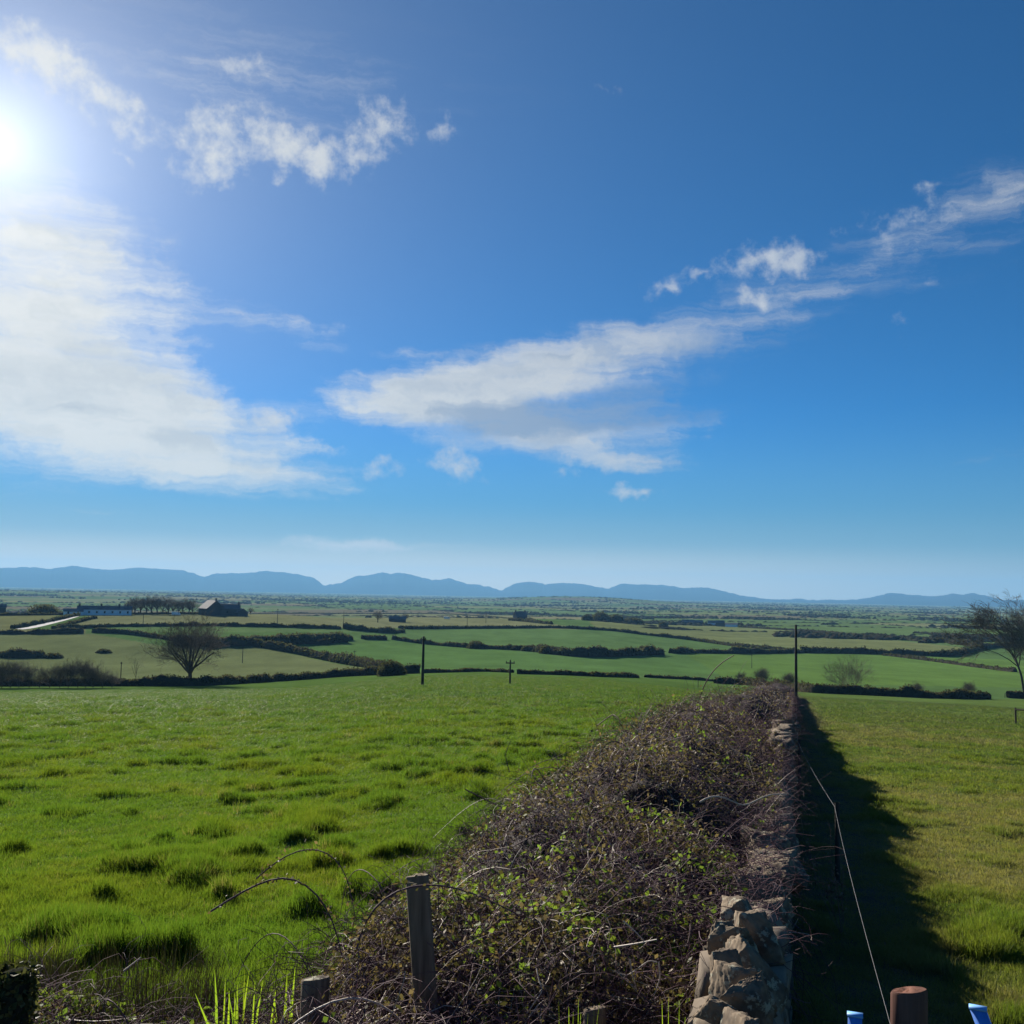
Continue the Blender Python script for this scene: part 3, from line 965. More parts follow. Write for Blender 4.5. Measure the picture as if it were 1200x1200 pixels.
# ------------------------------------------------------------------ farms
M_WHITE = mat('white_render', (0.80, 0.82, 0.85), var=0.1, scale=0.8)
M_SLATE = mat('slate_roof', (0.10, 0.10, 0.115), var=0.25, scale=1.5, rough=0.55, spec=0.4)
M_SLATE_PALE = mat('pale_slate_roof', (0.16, 0.16, 0.16), var=0.3, scale=1.2, rough=0.85, spec=0.1)
M_STONE_D = mat('dark_farm_stone', (0.075, 0.075, 0.08), var=0.3, scale=1.0)
M_GLASS = mat('window_glass', (0.03, 0.035, 0.045), rough=0.15, spec=0.5, var=0.05)
M_VAN = mat('van_paint', (0.75, 0.76, 0.78), rough=0.3, spec=0.5, var=0.05)
M_TYRE = mat('rubber', (0.02, 0.02, 0.02), var=0.1)


def gable(o, L, Dp, hw, hr, wm, rm, x0=0.0, y0=0.0, windows=0, chim=(), roofname='roof'):
    xa, xb, ya, yb = x0 - L / 2, x0 + L / 2, y0 - Dp / 2, y0 + Dp / 2
    Vw = np.array([(xa, ya, -1.2), (xb, ya, -1.2), (xb, yb, -1.2), (xa, yb, -1.2), (xa, ya, hw), (xb, ya, hw), (xb, yb, hw), (xa, yb, hw), (xa, y0, hw + hr - 0.06), (xb, y0, hw + hr - 0.06)])
    bm = bpy.data.meshes.new('wall')
    bm.from_pydata([tuple(v) for v in Vw], [], [(0, 1, 5, 4), (2, 3, 7, 6), (1, 2, 6, 9, 5), (3, 0, 4, 8, 7), (4, 5, 9, 8), (6, 7, 8, 9)])
    add('wall', bm, wm, o)
    e, th = 0.35, 0.22
    k = hr / (Dp / 2)
    Vr = []
    for sx in (xa - e, xb + e):
        for (yy, zz) in ((ya - e, hw - e * k), (y0, hw + hr), (yb + e, hw - e * k)):
            Vr += [(sx, yy, zz + 0.03), (sx, yy, zz + 0.03 + th)]
    Fr = [(0, 2, 8, 6), (2, 4, 10, 8), (1, 7, 9, 3), (3, 9, 11, 5), (0, 6, 7, 1), (4, 5, 11, 10), (0, 1, 3, 2), (2, 3, 5, 4), (6, 8, 9, 7), (8, 10, 11, 9)]
    rmh = bpy.data.meshes.new('roof')
    rmh.from_pydata(Vr, [], Fr)
    ro = add(roofname, rmh, rm, o)
    for cx in chim:
        Vc, Fc = join([box(cx - 0.55, cx + 0.55, y0 - 0.4, y0 + 0.4, hw + hr - 0.5, hw + hr + 1.3), box(cx - 0.68, cx + 0.68, y0 - 0.53, y0 + 0.53, hw + hr + 1.302, hw + hr + 1.5)])
        add('chimney', mesh_np('chimney', Vc, Fc), M_STONE_D, ro)
    for w_ in range(windows):
        cx = xa + L * (w_ + 0.5) / windows
        Vw_, Fw_ = box(cx - 0.5, cx + 0.5, ya - 0.05, ya + 0.05, hw * 0.35, hw * 0.35 + 1.3)
        add('window', mesh_np('window', Vw_, [Fw_]), M_GLASS, o)


def facing(p):
    return -math.atan2(p[0], p[1])


p = at(121, 652)
o = thing('farmhouse', p, 'long low white farmhouse with a dark slate roof on the left skyline', 'house', None, facing(p))
gable(o, 30, 7, 3.4, 1.9, M_WHITE, M_SLATE, windows=7, chim=(-14, -2, 8, 13))
p = at(84, 648)
o = thing('farm_outbuilding', p, 'low white outbuilding with a dark roof joined to the left of the long farmhouse', 'shed', None, facing(p))
gable(o, 10.5, 6, 2.3, 1.4, M_WHITE, M_SLATE, windows=2)
p = at(-2, 652)
o = thing('farm_outbuilding', p, 'dark stone shed cut off by the left edge of the photo', 'shed', None, facing(p))
gable(o, 6, 5, 4.2, 1.5, M_STONE_D, M_SLATE)
p = at(256, 655)
o = thing('barn', p, 'tall dark barn with a pale sunlit roof slope facing left and one chimney', 'barn', None, facing(p))
gable(o, 14, 11.5, 4.2, 4.9, M_STONE_D, M_SLATE_PALE, chim=(6.2,))
o.rotation_euler.z -= math.radians(68)
o.location.x -= 5
p = at(262, 655)
o = thing('farmhouse', p, 'dark house with a tall chimney joined to the right of the barn', 'house', None, facing(p))
gable(o, 15, 8, 4.2, 2.6, M_STONE_D, M_SLATE, x0=1.5, windows=3, chim=(8.2,))
p = at(281, 652)
o = thing('farm_shed', p, 'little dark shed with a pale sunlit roof right of the barn', 'shed', None, facing(p) - math.radians(62))
gable(o, 5, 7, 2.0, 2.4, M_STONE_D, M_SLATE_PALE)
p = at(465, 790)
o = thing('farm_shed', p, 'low long grey shed below a small leafless tree on the crest', 'shed', None, facing(p))
gable(o, 13, 7, 2.2, 1.9, M_STONE_D, M_SLATE)
p = at(609, 960)
o = thing('farmhouse', p, 'dark steep-roofed house standing alone on the central skyline', 'house', None, facing(p) + math.radians(25))
gable(o, 11, 8, 2.6, 4.6, M_STONE_D, M_SLATE, chim=(-4.9, 4.9), windows=2)
for k, (x, y, L, hw, hr, wm, rm, lb) in enumerate([
        (806, 732, 14, 3.0, 3.0, M_STONE_D, M_SLATE, 'dark gabled farm building left of the pale shed on the right plain'),
        (818, 732, 12, 3.0, 2.4, M_STONE_D, M_SLATE, 'low dark barn beside the gabled farm building on the right plain'),
        (834, 733, 9, 3.4, 2.4, M_WHITE, M_SLATE, 'small pale shed on the right plain'),
        (844, 734, 10, 4.2, 2.6, M_STONE_D, M_SLATE, 'dark house right of the small pale shed'),
        (857, 734.5, 14, 2.8, 1.6, M_WHITE, M_SLATE_PALE, 'long pale low shed at the right end of the plain farm')]):
    p = hit(x, y, 700)
    o = thing('farm_building', p, lb, 'farm building', None, facing(p))
    gable(o, L, 8, hw, hr, wm, rm)


def van(p, label):
    o = thing('white_van', p, label, 'van', None, facing(p))
    prof_ = [(-2.6, 0.45), (2.5, 0.45), (2.6, 1.0), (2.3, 1.25), (1.6, 2.2), (-2.5, 2.3), (-2.6, 1.9)]
    Vb = [(x, y, z) for y in (-0.95, 0.95) for x, z in prof_]
    n = len(prof_)
    me = bpy.data.meshes.new('body')
    me.from_pydata(Vb, [], [tuple(range(n)), tuple(range(2 * n - 1, n - 1, -1))] + [(i, n + i, n + (i + 1) % n, (i + 1) % n) for i in range(n)])
    add('body', me, M_VAN, o)
    Vg, Fg = box(1.0, 1.75, -0.97, 0.97, 1.35, 1.9)
    add('window', mesh_np('window', Vg, [Fg]), M_GLASS, o)
    for sx in (-1.7, 1.7):
        Pw = np.array([[(sx, -0.98, 0.36), (sx, 0.98, 0.36)]], float)
        Vt, Ft_ = tubes(Pw, np.full((1, 2), 0.36), 14)
        add('wheel', mesh_np('wheel', Vt, [Ft_]), M_TYRE, o)


van(at(205, 646), 'white van parked on the crest left of the barn')
van(at(523, 880), 'white van catching the sun alone on the crest hedge')

# pale lane up to the farm
lp = hedge_line([(22, 738), (40, 735), (60, 730), (80, 725), (97, 720)], 300)
Q, t = resample(lp, 4)
T = np.gradient(Q[:, :2], axis=0)
T /= np.linalg.norm(T, axis=1, keepdims=True)
Lx = np.stack([np.concatenate([Q[:, :2] + s_ * 2.2 * np.stack([T[:, 1], -T[:, 0]], 1), ], 1) for s_ in (-1, 1)], 1)
Lz = gz0(Lx[..., 0], Lx[..., 1]) + 0.05
Lv = np.concatenate([Lx, Lz[..., None]], -1).reshape(-1, 3)
idx = np.arange(len(Lv)).reshape(-1, 2)
lane = add('lane', mesh_np('lane', Lv, [np.stack([idx[:-1, 0], idx[1:, 0], idx[1:, 1], idx[:-1, 1]], -1)]), mat('pale_gravel', (0.22, 0.22, 0.23), var=0.2, scale=0.5))
lane['kind'] = 'structure'

# ------------------------------------------------------------------ telegraph poles
def pxh2(foot, top, rmin):
    p = hit(*foot, rmin)
    return p, (foot[1] - top) * math.hypot(p[0], p[1]) / F


def pole(foot, top, label, arm=1.2, rad_=0.14, rmin=60, p=None, H=None):
    if p is None:
        p, H = pxh2(foot, top, rmin)
    o = thing('telegraph_pole', p, label, 'pole', 'telegraph poles across the fields', facing(p))
    V_, F_ = tubes(np.array([[(0, 0, -0.3), (0, 0, H * 0.5), (0, 0, H)]]), np.array([[rad_ * 1.15, rad_, rad_ * 0.8]]), 10)
    n0 = len(V_)
    V_ = np.concatenate([V_, [[0, 0, H + 0.02]]])
    Fc = np.array([(n0 - 10 + i, n0 - 10 + (i + 1) % 10, n0) for i in range(10)])
    add('shaft', mesh_np('shaft', V_, [F_, Fc]), M_POLE, o)
    if arm:
        Va, Fa = box(-arm / 2, arm / 2, -rad_ * 0.8 - 0.1, -rad_ * 0.8 - 0.004, H - 0.42, H - 0.28)
        ar = add('crossarm', mesh_np('crossarm', Va, [Fa]), M_POLE, o)
        for sx in (-0.42, 0.42):
            Vi, Fi = tubes(np.array([[(sx * arm, -rad_ * 0.8 - 0.05, H - 0.28), (sx * arm, -rad_ * 0.8 - 0.05, H - 0.20), (sx * arm, -rad_ * 0.8 - 0.05, H - 0.1)]]), np.array([[0.03, 0.06, 0.02]]), 8)
            add('insulator', mesh_np('insulator', Vi, [Fi]), M_STONE_D, ar)
    return o


pole((495, 804), 747, 'thick telegraph pole rising from the far part of the left pasture', 0.5, 0.15)
pole((597.5, 802), 774, 'shorter telegraph pole with a crossarm right of the thick pole', 1.1, 0.11)
pole((933, 836), 738, 'tall slim pole standing against the right side of the stone wall', 0.0, 0.085, rmin=20)
pole((284, 777), 758, 'slim pole in the field right of the fan-shaped tree', 0.5, 0.12)
pole((415, 785), 763, 'slim pole with a crossarm above the dark downhill hedge', 1.0, 0.12)
pole((881, 783), 768, 'small pole in the green field left of the tall pole', 0.5, 0.12)
pole((167.5, 735), 720, 'pole on the tan hillside below the row of bare trees', 0.8, 0.14)
pole((325, 731), 714, 'pole with a crossarm on the tan hillside right of the barn', 1.2, 0.15)
pole((402.5, 735), 717, 'pole at the left end of the long tan field', 0.6, 0.14)
pole((490, 724), 717, 'short pole on the crest right of the grey sheds', 0.4, 0.13)
pole(None, 0, 'pole standing up behind the crest right of the white van', 0.8, 0.18, p=at(547, 760), H=8.5)
pole(None, 0, 'pole behind the crest nearest the steep-roofed house', 0.8, 0.18, p=at(569, 820), H=8.5)
pole((141, 803), 778, 'short dark post in the thicket left of the thin sapling', 0.35, 0.10)

# ------------------------------------------------------------------ hedge network and copses on the far plain (too many to count)
n = 420000
ca_ = np.radians(R1.uniform(-33, 33, n))
cr_ = np.exp(R1.uniform(math.log(900), math.log(11000), n))
X, Y = cr_ * np.sin(ca_), cr_ * np.cos(ca_)
idh, brd = cells(X, Y, 330, 210, 3)
keep = (brd < 5.0 + cr_ * 0.0012) & (fbm(X / 400, Y / 400, 66, 2) > 0.36)
cop = (fbm(X / 230, Y / 160, 67, 3) > 0.70) & (R1.random(n) < 0.5)
vis = keep | cop
azd = np.degrees(ca_)
vis &= ~((cr_ < 1250) & (azd < 5))
X, Y, cr_, cop = X[vis], Y[vis], cr_[vis], cop[vis]
k = R1.permutation(len(X))[:16000]
X, Y, cr_, cop = X[k], Y[k], cr_[k], cop[k]
Zg = gz0(X, Y)
wid = R1.uniform(4, 9, len(X)) * (1 + cr_ / 9000)
hgt = R1.uniform(1.6, 2.8, len(X)) * np.where(cop, 2.0, 1.0) * np.clip(cr_ / 2200, 0.75, 1.2)
oc = np.array([(1, 0, 0.35), (0.4, 0.8, 0.4), (-0.6, 0.7, 0.3), (-1, -0.1, 0.4), (-0.4, -0.8, 0.3), (0.6, -0.7, 0.4), (0.1, 0.05, 1.0)])
jit = 0.7 + 0.6 * R1.random((len(X), 7, 1))
Vc = np.stack([X, Y, Zg - 0.4], 1)[:, None, :] + oc[None] * np.stack([wid / 2, wid / 2, hgt], 1)[:, None, :] * jit
b0 = np.arange(len(X))[:, None, None] * 7
tri = np.array([(0, 1, 6), (1, 2, 6), (2, 3, 6), (3, 4, 6), (4, 5, 6), (5, 0, 6)])[None]
low = Vc[:, :6].copy()
low[..., 2] = Zg[:, None] - 0.5
Vall = np.concatenate([Vc, low], 1)
b0 = np.arange(len(X))[:, None, None] * 13
qd = np.array([(i, i + 7, (i + 1) % 6 + 7, (i + 1) % 6) for i in range(6)])[None]
far = add('distant_hedgerows', mesh_np('distant_hedgerows', Vall.reshape(-1, 3), [(b0 + tri).reshape(-1, 3), (b0 + qd).reshape(-1, 4)]), M_HEDGE)
far['kind'] = 'stuff'
far['label'] = 'network of dark hedgerows and small woods over the far plain'

# ------------------------------------------------------------------ bramble bank along the wall and the fence line
def bramble_h(x, y):
    x = np.asarray(x, float)
    y = np.asarray(y, float)
    u, v = uv(x, y)
    vR = np.interp(u, [0, 4.0, 5.2, 6.2, 17, 19, 25, 28], [-0.40, -0.40, -0.32, -0.17, -0.15, -0.28, -0.28, -0.08])
    vt = np.interp(u, [0, 4, 7, 10, 16, 30, 110], [-2.3, -3.2, -3.6, -3.85, -3.9, -3.9, -3.8])
    vt = vt + 0.9 * (fbm(u * 0.45, u * 0, 71, 3) - 0.5)
    s = (v - vR) / (vt - vR)
    shp = np.where(s < 0.36, 0.70 + 0.30 * sst(s, 0, 0.36), 1 - sst(s, 0.42, 1.02)) * ((s > 0) & (s < 1))
    Hc = np.interp(u, [0, 2.5, 5, 8, 14, 30, 60, 104, 110], [0.75, 0.82, 1.08, 1.50, 1.72, 1.80, 1.76, 1.7, 1.2])
    lump = 0.52 + 0.62 * fbm(x * 1.5, y * 1.5, 72, 4, 0.55) + 0.34 * fbm(x * 0.6, y * 0.6, 75, 2)
    m1 = Hc * shp * lump * (u > 0.5) * (u < 108)
    yb = np.interp(x, [-12, -5, -2.5, -1, 1], [5.9, 6.1, 6.3, 6.3, 6.0]) + 0.7 * (fbm(x * 0.8, y * 0, 73, 2) - 0.5)
    m2 = 0.50 * (1 - sst(y, yb - 0.9, yb + 0.35)) * sst(y, 2.2, 3.4) * (v < -0.5) * (0.6 + 0.8 * fbm(x * 1.5, y * 1.5, 74, 3))
    return np.maximum(m1, m2)


M_SHADE_LITTER = mat('bramble_shadow_litter', (0.016, 0.011, 0.012), colr2=(0.028, 0.020, 0.017), var=0.5, scale=9.0, bump=0.8)  # litter brown painted near black for the shade deep inside the thicket
M_CANE = mat('bramble_stems', (0.150, 0.080, 0.096), colr2=(0.075, 0.045, 0.053), var=0.3, scale=3.0, island=0.5, rough=0.7, spec=0.1)
M_DEAD = mat('dead_stems', (0.42, 0.34, 0.27), var=0.2, scale=3.0, island=0.35, rough=0.6, spec=0.3)
M_LEAF_OLD = mat('bramble_leaves', (0.130, 0.118, 0.045), colr2=(0.185, 0.125, 0.075), var=0.3, scale=2.0, island=0.5, rough=0.6, spec=0.12, trans=0.30)
M_LEAF_NEW = mat('young_leaves', (0.21, 0.25, 0.045), colr2=(0.13, 0.19, 0.035), var=0.3, scale=2.0, island=0.35, rough=0.6, spec=0.12, trans=0.45)

RB = np.random.default_rng(77)
root = thing('bramble_hedge', (float(xy(9, -2)[0]), float(xy(9, -2)[1]), float(gz0(*xy(9, -2)))), 'purple-brown bramble thicket spilling over the stone wall and along the near fence line', 'bramble hedge')
ro = np.array(root.location)

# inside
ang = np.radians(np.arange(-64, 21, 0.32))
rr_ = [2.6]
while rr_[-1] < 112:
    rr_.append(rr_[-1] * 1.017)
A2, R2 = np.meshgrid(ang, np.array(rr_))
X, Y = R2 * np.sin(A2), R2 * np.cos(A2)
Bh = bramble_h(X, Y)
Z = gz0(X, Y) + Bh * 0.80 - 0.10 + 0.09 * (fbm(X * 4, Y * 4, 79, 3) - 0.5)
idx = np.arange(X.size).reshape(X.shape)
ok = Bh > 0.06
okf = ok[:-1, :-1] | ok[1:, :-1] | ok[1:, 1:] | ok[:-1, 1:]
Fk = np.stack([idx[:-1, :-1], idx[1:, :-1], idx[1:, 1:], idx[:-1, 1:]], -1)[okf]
add('dark_core', smooth(mesh_np('dark_core', np.stack([X, Y, Z], -1).reshape(-1, 3) - ro, [Fk])), M_SHADE_LITTER, root)


def scatter(n, rmin, rmax, a0=-36, a1=18, thr=0.12):
    r = np.exp(RB.uniform(math.log(rmin), math.log(rmax), n))
    a = np.radians(RB.uniform(a0, a1, n))
    x, y = r * np.sin(a), r * np.cos(a)
    h = bramble_h(x, y)
    k = h > thr
    return x[k], y[k], h[k], r[k]


def stem_set(n, rmin, rmax, L0, L1, rad0, K=6, upb=0.25, droop=0.5, sink=0.25):
    x, y, h, r = scatter(n, rmin, rmax)
    m = len(x)
    lod = 1 + r / 38
    L = RB.uniform(L0, L1, m) * (1 + r / 60)
    d = RB.normal(size=(m, 3))
    d[:, 2] = d[:, 2] * 0.7 + upb
    d /= np.linalg.norm(d, axis=1, keepdims=True)
    p0 = np.stack([x, y, gz0(x, y) + h * (0.90 - sink * RB.random(m))], 1)
    t = np.linspace(0, 1, K)[None, :, None]
    side = RB.normal(size=(m, 1, 3)) * 0.34
    P = p0[:, None] + (d[:, None] * t + side * t * (1 - t) * 1.6 + np.array([0, 0, -1.0]) * droop * RB.random((m, 1, 1)) * 2 * t * t) * L[:, None, None]
    # short and long ones both keep to the bank
    rad = rad0 * (0.6 + 0.9 * RB.random(m))[:, None] * lod[:, None] * np.linspace(1.0, 0.45, K)[None]
    return P - ro, rad


P1, r1 = stem_set(62000, 3.0, 24, 0.16, 0.60, 0.0017)
P2, r2 = stem_set(44000, 14, 108, 0.22, 0.65, 0.0020)
Vs, Fs = tubes(np.concatenate([P1, P2]), np.concatenate([r1, r2]), 3)
st = add('stems', mesh_np('stems', Vs, [Fs]), M_CANE, root)
st['kind'] = 'stuff'
# stems trailing over the top of the wall
m = 2400
uu = np.exp(RB.uniform(math.log(4.9), math.log(70), m))
vv = RB.uniform(-0.52, -0.08, m)
wx_, wy_ = xy(uu, vv)
L = RB.uniform(0.10, 0.30, m) * (1 + uu / 60)
d = RB.normal(size=(m, 3))
d[:, 2] = np.abs(d[:, 2]) * 0.5
d /= np.linalg.norm(d, axis=1, keepdims=True)
t = np.linspace(0, 1, 6)[None, :, None]
P3 = np.stack([wx_, wy_, gz0(wx_, wy_) + RB.uniform(0.85, 1.12, m)], 1)[:, None] + (d[:, None] * t + RB.normal(size=(m, 1, 3)) * 0.3 * t * (1 - t) * 1.6 - np.array([0, 0, 1.0]) * 0.8 * t * t * RB.random((m, 1, 1))) * L[:, None, None]
Vs, Fs = tubes(P3 - ro, 0.0019 * (0.6 + 0.9 * RB.random(m))[:, None] * (1 + uu / 38)[:, None] * np.linspace(1, 0.45, 6)[None], 3)
ts_ = add('trailing_stems', mesh_np('trailing_stems', Vs, [Fs]), M_CANE, root)
ts_['kind'] = 'stuff'
P1, r1 = stem_set(9000, 3.0, 60, 0.12, 0.42, 0.0018, upb=0.15, sink=0.05)
Vs, Fs = tubes(P1, r1, 3)
ds = add('dead_stems', mesh_np('dead_stems', Vs, [Fs]), M_DEAD, root)
ds['kind'] = 'stuff'


def leaf_set(n, rmin, rmax, size, patch=None, thr=0.1, lift=0.1, **kw):
    x, y, h, r = scatter(n, rmin, rmax, thr=thr)
    if patch is not None:
        k = patch(x, y, r)
        x, y, h, r = x[k], y[k], h[k], r[k]
    z = gz0(x, y) + h * (0.84 + lift * RB.normal(size=len(x)))
    Cn = np.stack([x, y, z], 1) - ro
    return quads(Cn, size * (1 + r / 30), RB, 0.6, 0.2)


pold = lambda x, y, r: RB.random(len(x)) < 0.22 + 0.9 * sst(fbm(x * 0.8, y * 0.8, 81, 3), 0.42, 0.62) * (1 - 0.6 * sst(r, 12, 30)) + 0.5 * (y < 6.3) * (x < -1)
pnew = lambda x, y, r: RB.random(len(x)) < sst(fbm(x * 1.6, y * 1.6, 82, 3), 0.52, 0.68) * (1 - 0.85 * sst(r, 5.5, 10)) + 0.03 + 0.35 * sst(-uv(x, y)[1], 2.4, 3.6) * (r < 16)
Vl, Fl = leaf_set(260000, 3.0, 60, 0.0125, pold, lift=0.07)
lo = add('leaves', mesh_np('leaves', Vl, [Fl]), M_LEAF_OLD, root)
lo['kind'] = 'stuff'
Vl, Fl = leaf_set(90000, 3.0, 40, 0.0145, pnew, lift=0.07)
ln = add('young_leaves', mesh_np('young_leaves', Vl, [Fl]), M_LEAF_NEW, root)
ln['kind'] = 'stuff'


def px_strand(pp, r, n=14):
    """a cane followed in the photograph and stood at its real distance"""
    pp = np.asarray(pp, float)
    t0 = np.linspace(0, 1, len(pp))
    t = np.linspace(0, 1, n)
    xs, ys = np.interp(t, t0, pp[:, 0]), np.interp(t, t0, pp[:, 1])
    for _ in range(2):
        xs[1:-1] = (xs[:-2] + 2 * xs[1:-1] + xs[2:]) / 4
        ys[1:-1] = (ys[:-2] + 2 * ys[1:-1] + ys[2:]) / 4
    rr = np.interp(t, [0, 1], r) if isinstance(r, (tuple, list)) else np.full(n, r)
    out = []
    for x, y, d in zip(xs, ys, rr):
        v = ray(x, y)
        out.append(np.array([0, 0, CAMZ]) + v / math.hypot(v[0], v[1]) * d)
    return np.array(out)


CANES = [([(247, 1068), (275, 1050), (300, 1036), (322, 1028), (342, 1027), (362, 1037), (380, 1056), (391, 1080), (400, 1110), (404, 1140)], (5.5, 5.2), 0.0055, 0),
         ([(300, 1030), (322, 1010), (345, 997), (368, 993), (388, 1000), (404, 1018), (411, 1044), (416, 1075)], (5.9, 5.4), 0.0042, 0),
         ([(418, 1112), (424, 1084), (440, 1060), (462, 1043), (490, 1036), (520, 1036), (548, 1044), (575, 1055), (604, 1070)], (4.25, 4.3), 0.0048, 0),
         ([(545, 925), (575, 940), (600, 952)], 9.0, 0.006, 0), ([(597, 905), (592, 885), (598, 868)], 11.5, 0.006, 0),
         ([(820, 818), (825, 803), (834, 788), (846, 776), (860, 768)], (22, 21), 0.013, 0),
         ([(820, 940), (832, 932), (848, 933), (862, 941), (873, 947), (888, 936), (905, 929), (922, 931)], (7.6, 7.9), 0.007, 1),
         ([(720, 1110), (745, 1106), (770, 1101)], (4.6, 4.4), 0.005, 1), ([(730, 1079), (745, 1092), (755, 1103)], 4.5, 0.003, 1),
         ([(629, 1135), (631, 1148), (637, 1161), (628, 1172), (616, 1190)], (4.5, 4.3), 0.0035, 1),
         ([(738, 1124), (741, 1142), (746, 1160)], 4.5, 0.004, 1), ([(772, 1127), (774, 1146), (766, 1168)], 4.5, 0.004, 1),
         ([(770, 1128), (760, 1125), (735, 1145), (720, 1138)], 4.6, 0.003, 1), ([(618, 1075), (630, 1080), (637, 1084)], 5.0, 0.004, 1),
         ([(700, 850), (720, 835), (738, 862)], (16, 15), 0.008, 0), ([(776, 885), (790, 880), (803, 882)], 11, 0.008, 1),
         ([(145, 1138), (155, 1130), (165, 1122)], 5.6, 0.005, 1), ([(830, 1000), (850, 975), (870, 958), (890, 945)], (6.4, 7.0), 0.004, 0)]
for pp, r, rad_, dead in CANES:
    P_ = px_strand(pp, r)
    V_, F_ = tubes(P_[None] - ro, np.linspace(1.0, 0.6, len(P_))[None] * rad_, 6)
    add('cane', smooth(mesh_np('cane', V_, [F_])), M_DEAD if dead else M_CANE, root)

for k in range(74):
    rr0 = math.exp(RB.uniform(math.log(4.2), math.log(26)))
    for _ in range(60):
        aa = math.radians(RB.uniform(-28, 16))
        x0, y0 = rr0 * math.sin(aa), rr0 * math.cos(aa)
        if float(bramble_h(x0, y0)) > 0.35 and float(uv(x0, y0)[1]) < -1.3:
            break
    z0 = float(gz0(x0, y0)) + float(bramble_h(x0, y0)) * 0.8
    L = RB.uniform(0.5, 1.25)
    th = RB.uniform(0, 6.283)
    t = np.linspace(0, 1, 16)
    hgt_ = L * RB.uniform(0.22, 0.5)
    arc = np.stack([x0 + math.cos(th) * L * t, y0 + math.sin(th) * L * t, z0 + hgt_ * 4 * t * (1 - t) * (1.15 - 0.5 * t) - 0.25 * t], 1)
    arc[:, :2] += (RB.normal(size=2) * 0.12)[None] * np.sin(t * 3.1)[:, None]
    V_, F_ = tubes(arc[None] - ro, np.linspace(1.0, 0.5, 16)[None] * RB.uniform(0.0028, 0.0048) * (1 + rr0 / 40), 5)
    add('cane', smooth(mesh_np('cane', V_, [F_])), M_DEAD if RB.random() < 0.22 else M_CANE, root)
# rosettes of fresh leaves
x, y, h, r = scatter(5200, 3.4, 22)
k = RB.random(len(x)) < 0.03 + 0.6 * sst(fbm(x * 1.1, y * 1.1, 84, 3), 0.52, 0.66) * (1 - 0.75 * sst(r, 5.5, 9))
x, y, h, r = [q_[k] for q_ in (x, y, h, r)]
cc_ = np.repeat(np.stack([x, y, gz0(x, y) + h * 0.92 + 0.02], 1), 11, 0)
cc_ = cc_ + RB.normal(size=cc_.shape) * 0.032 - ro
Vl, Fl = quads(cc_, 0.0145 * (1 + np.repeat(r, 11) / 40), RB, 0.65, 0.3)
lr_ = add('leaf_rosettes', mesh_np('leaf_rosettes', Vl, [Fl]), M_LEAF_NEW, root)
lr_['kind'] = 'stuff'
cl = []
for pp, r, rad_, dead in CANES[:3]:
    P_ = px_strand(pp, r, 60)
    cl.append(P_[RB.integers(0, 60, 90)] + RB.normal(size=(90, 3)) * 0.014)
Vl, Fl = quads(np.concatenate(cl) - ro, 0.011, RB, 0.6)
cv_ = add('cane_leaves', mesh_np('cane_leaves', Vl, [Fl]), M_LEAF_OLD, root)
cv_['kind'] = 'stuff'

# ------------------------------------------------------------------ dry stone wall
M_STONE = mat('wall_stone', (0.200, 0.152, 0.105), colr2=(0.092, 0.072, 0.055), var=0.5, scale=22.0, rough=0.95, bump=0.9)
q = G(M_STONE.node_tree)
b_ = M_STONE.node_tree.nodes['Principled BSDF']
old = b_.inputs['Base Color'].links[0].from_socket
tc_ = q.n('ShaderNodeTexCoord').outputs['Object']
lich = q.ss(q.noise(tc_, 15.0, 6.0, 0.7), 0.55, 0.62)
q.put(b_.inputs['Base Color'], q.mix(q.m('MULTIPLY', lich, 0.8), old, (0.34, 0.33, 0.25, 1)))
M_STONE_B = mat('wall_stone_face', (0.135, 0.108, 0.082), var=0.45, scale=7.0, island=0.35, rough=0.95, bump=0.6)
import bmesh


def ico(sub):
    bm = bmesh.new()
    bmesh.ops.create_icosphere(bm, subdivisions=sub, radius=1.0)
    V_ = np.array([v.co for v in bm.verts])
    F_ = np.array([[v.index for v in f.verts] for f in bm.faces])
    bm.free()
    return V_, F_


I3, F3 = ico(5)
I2, F2 = ico(2)


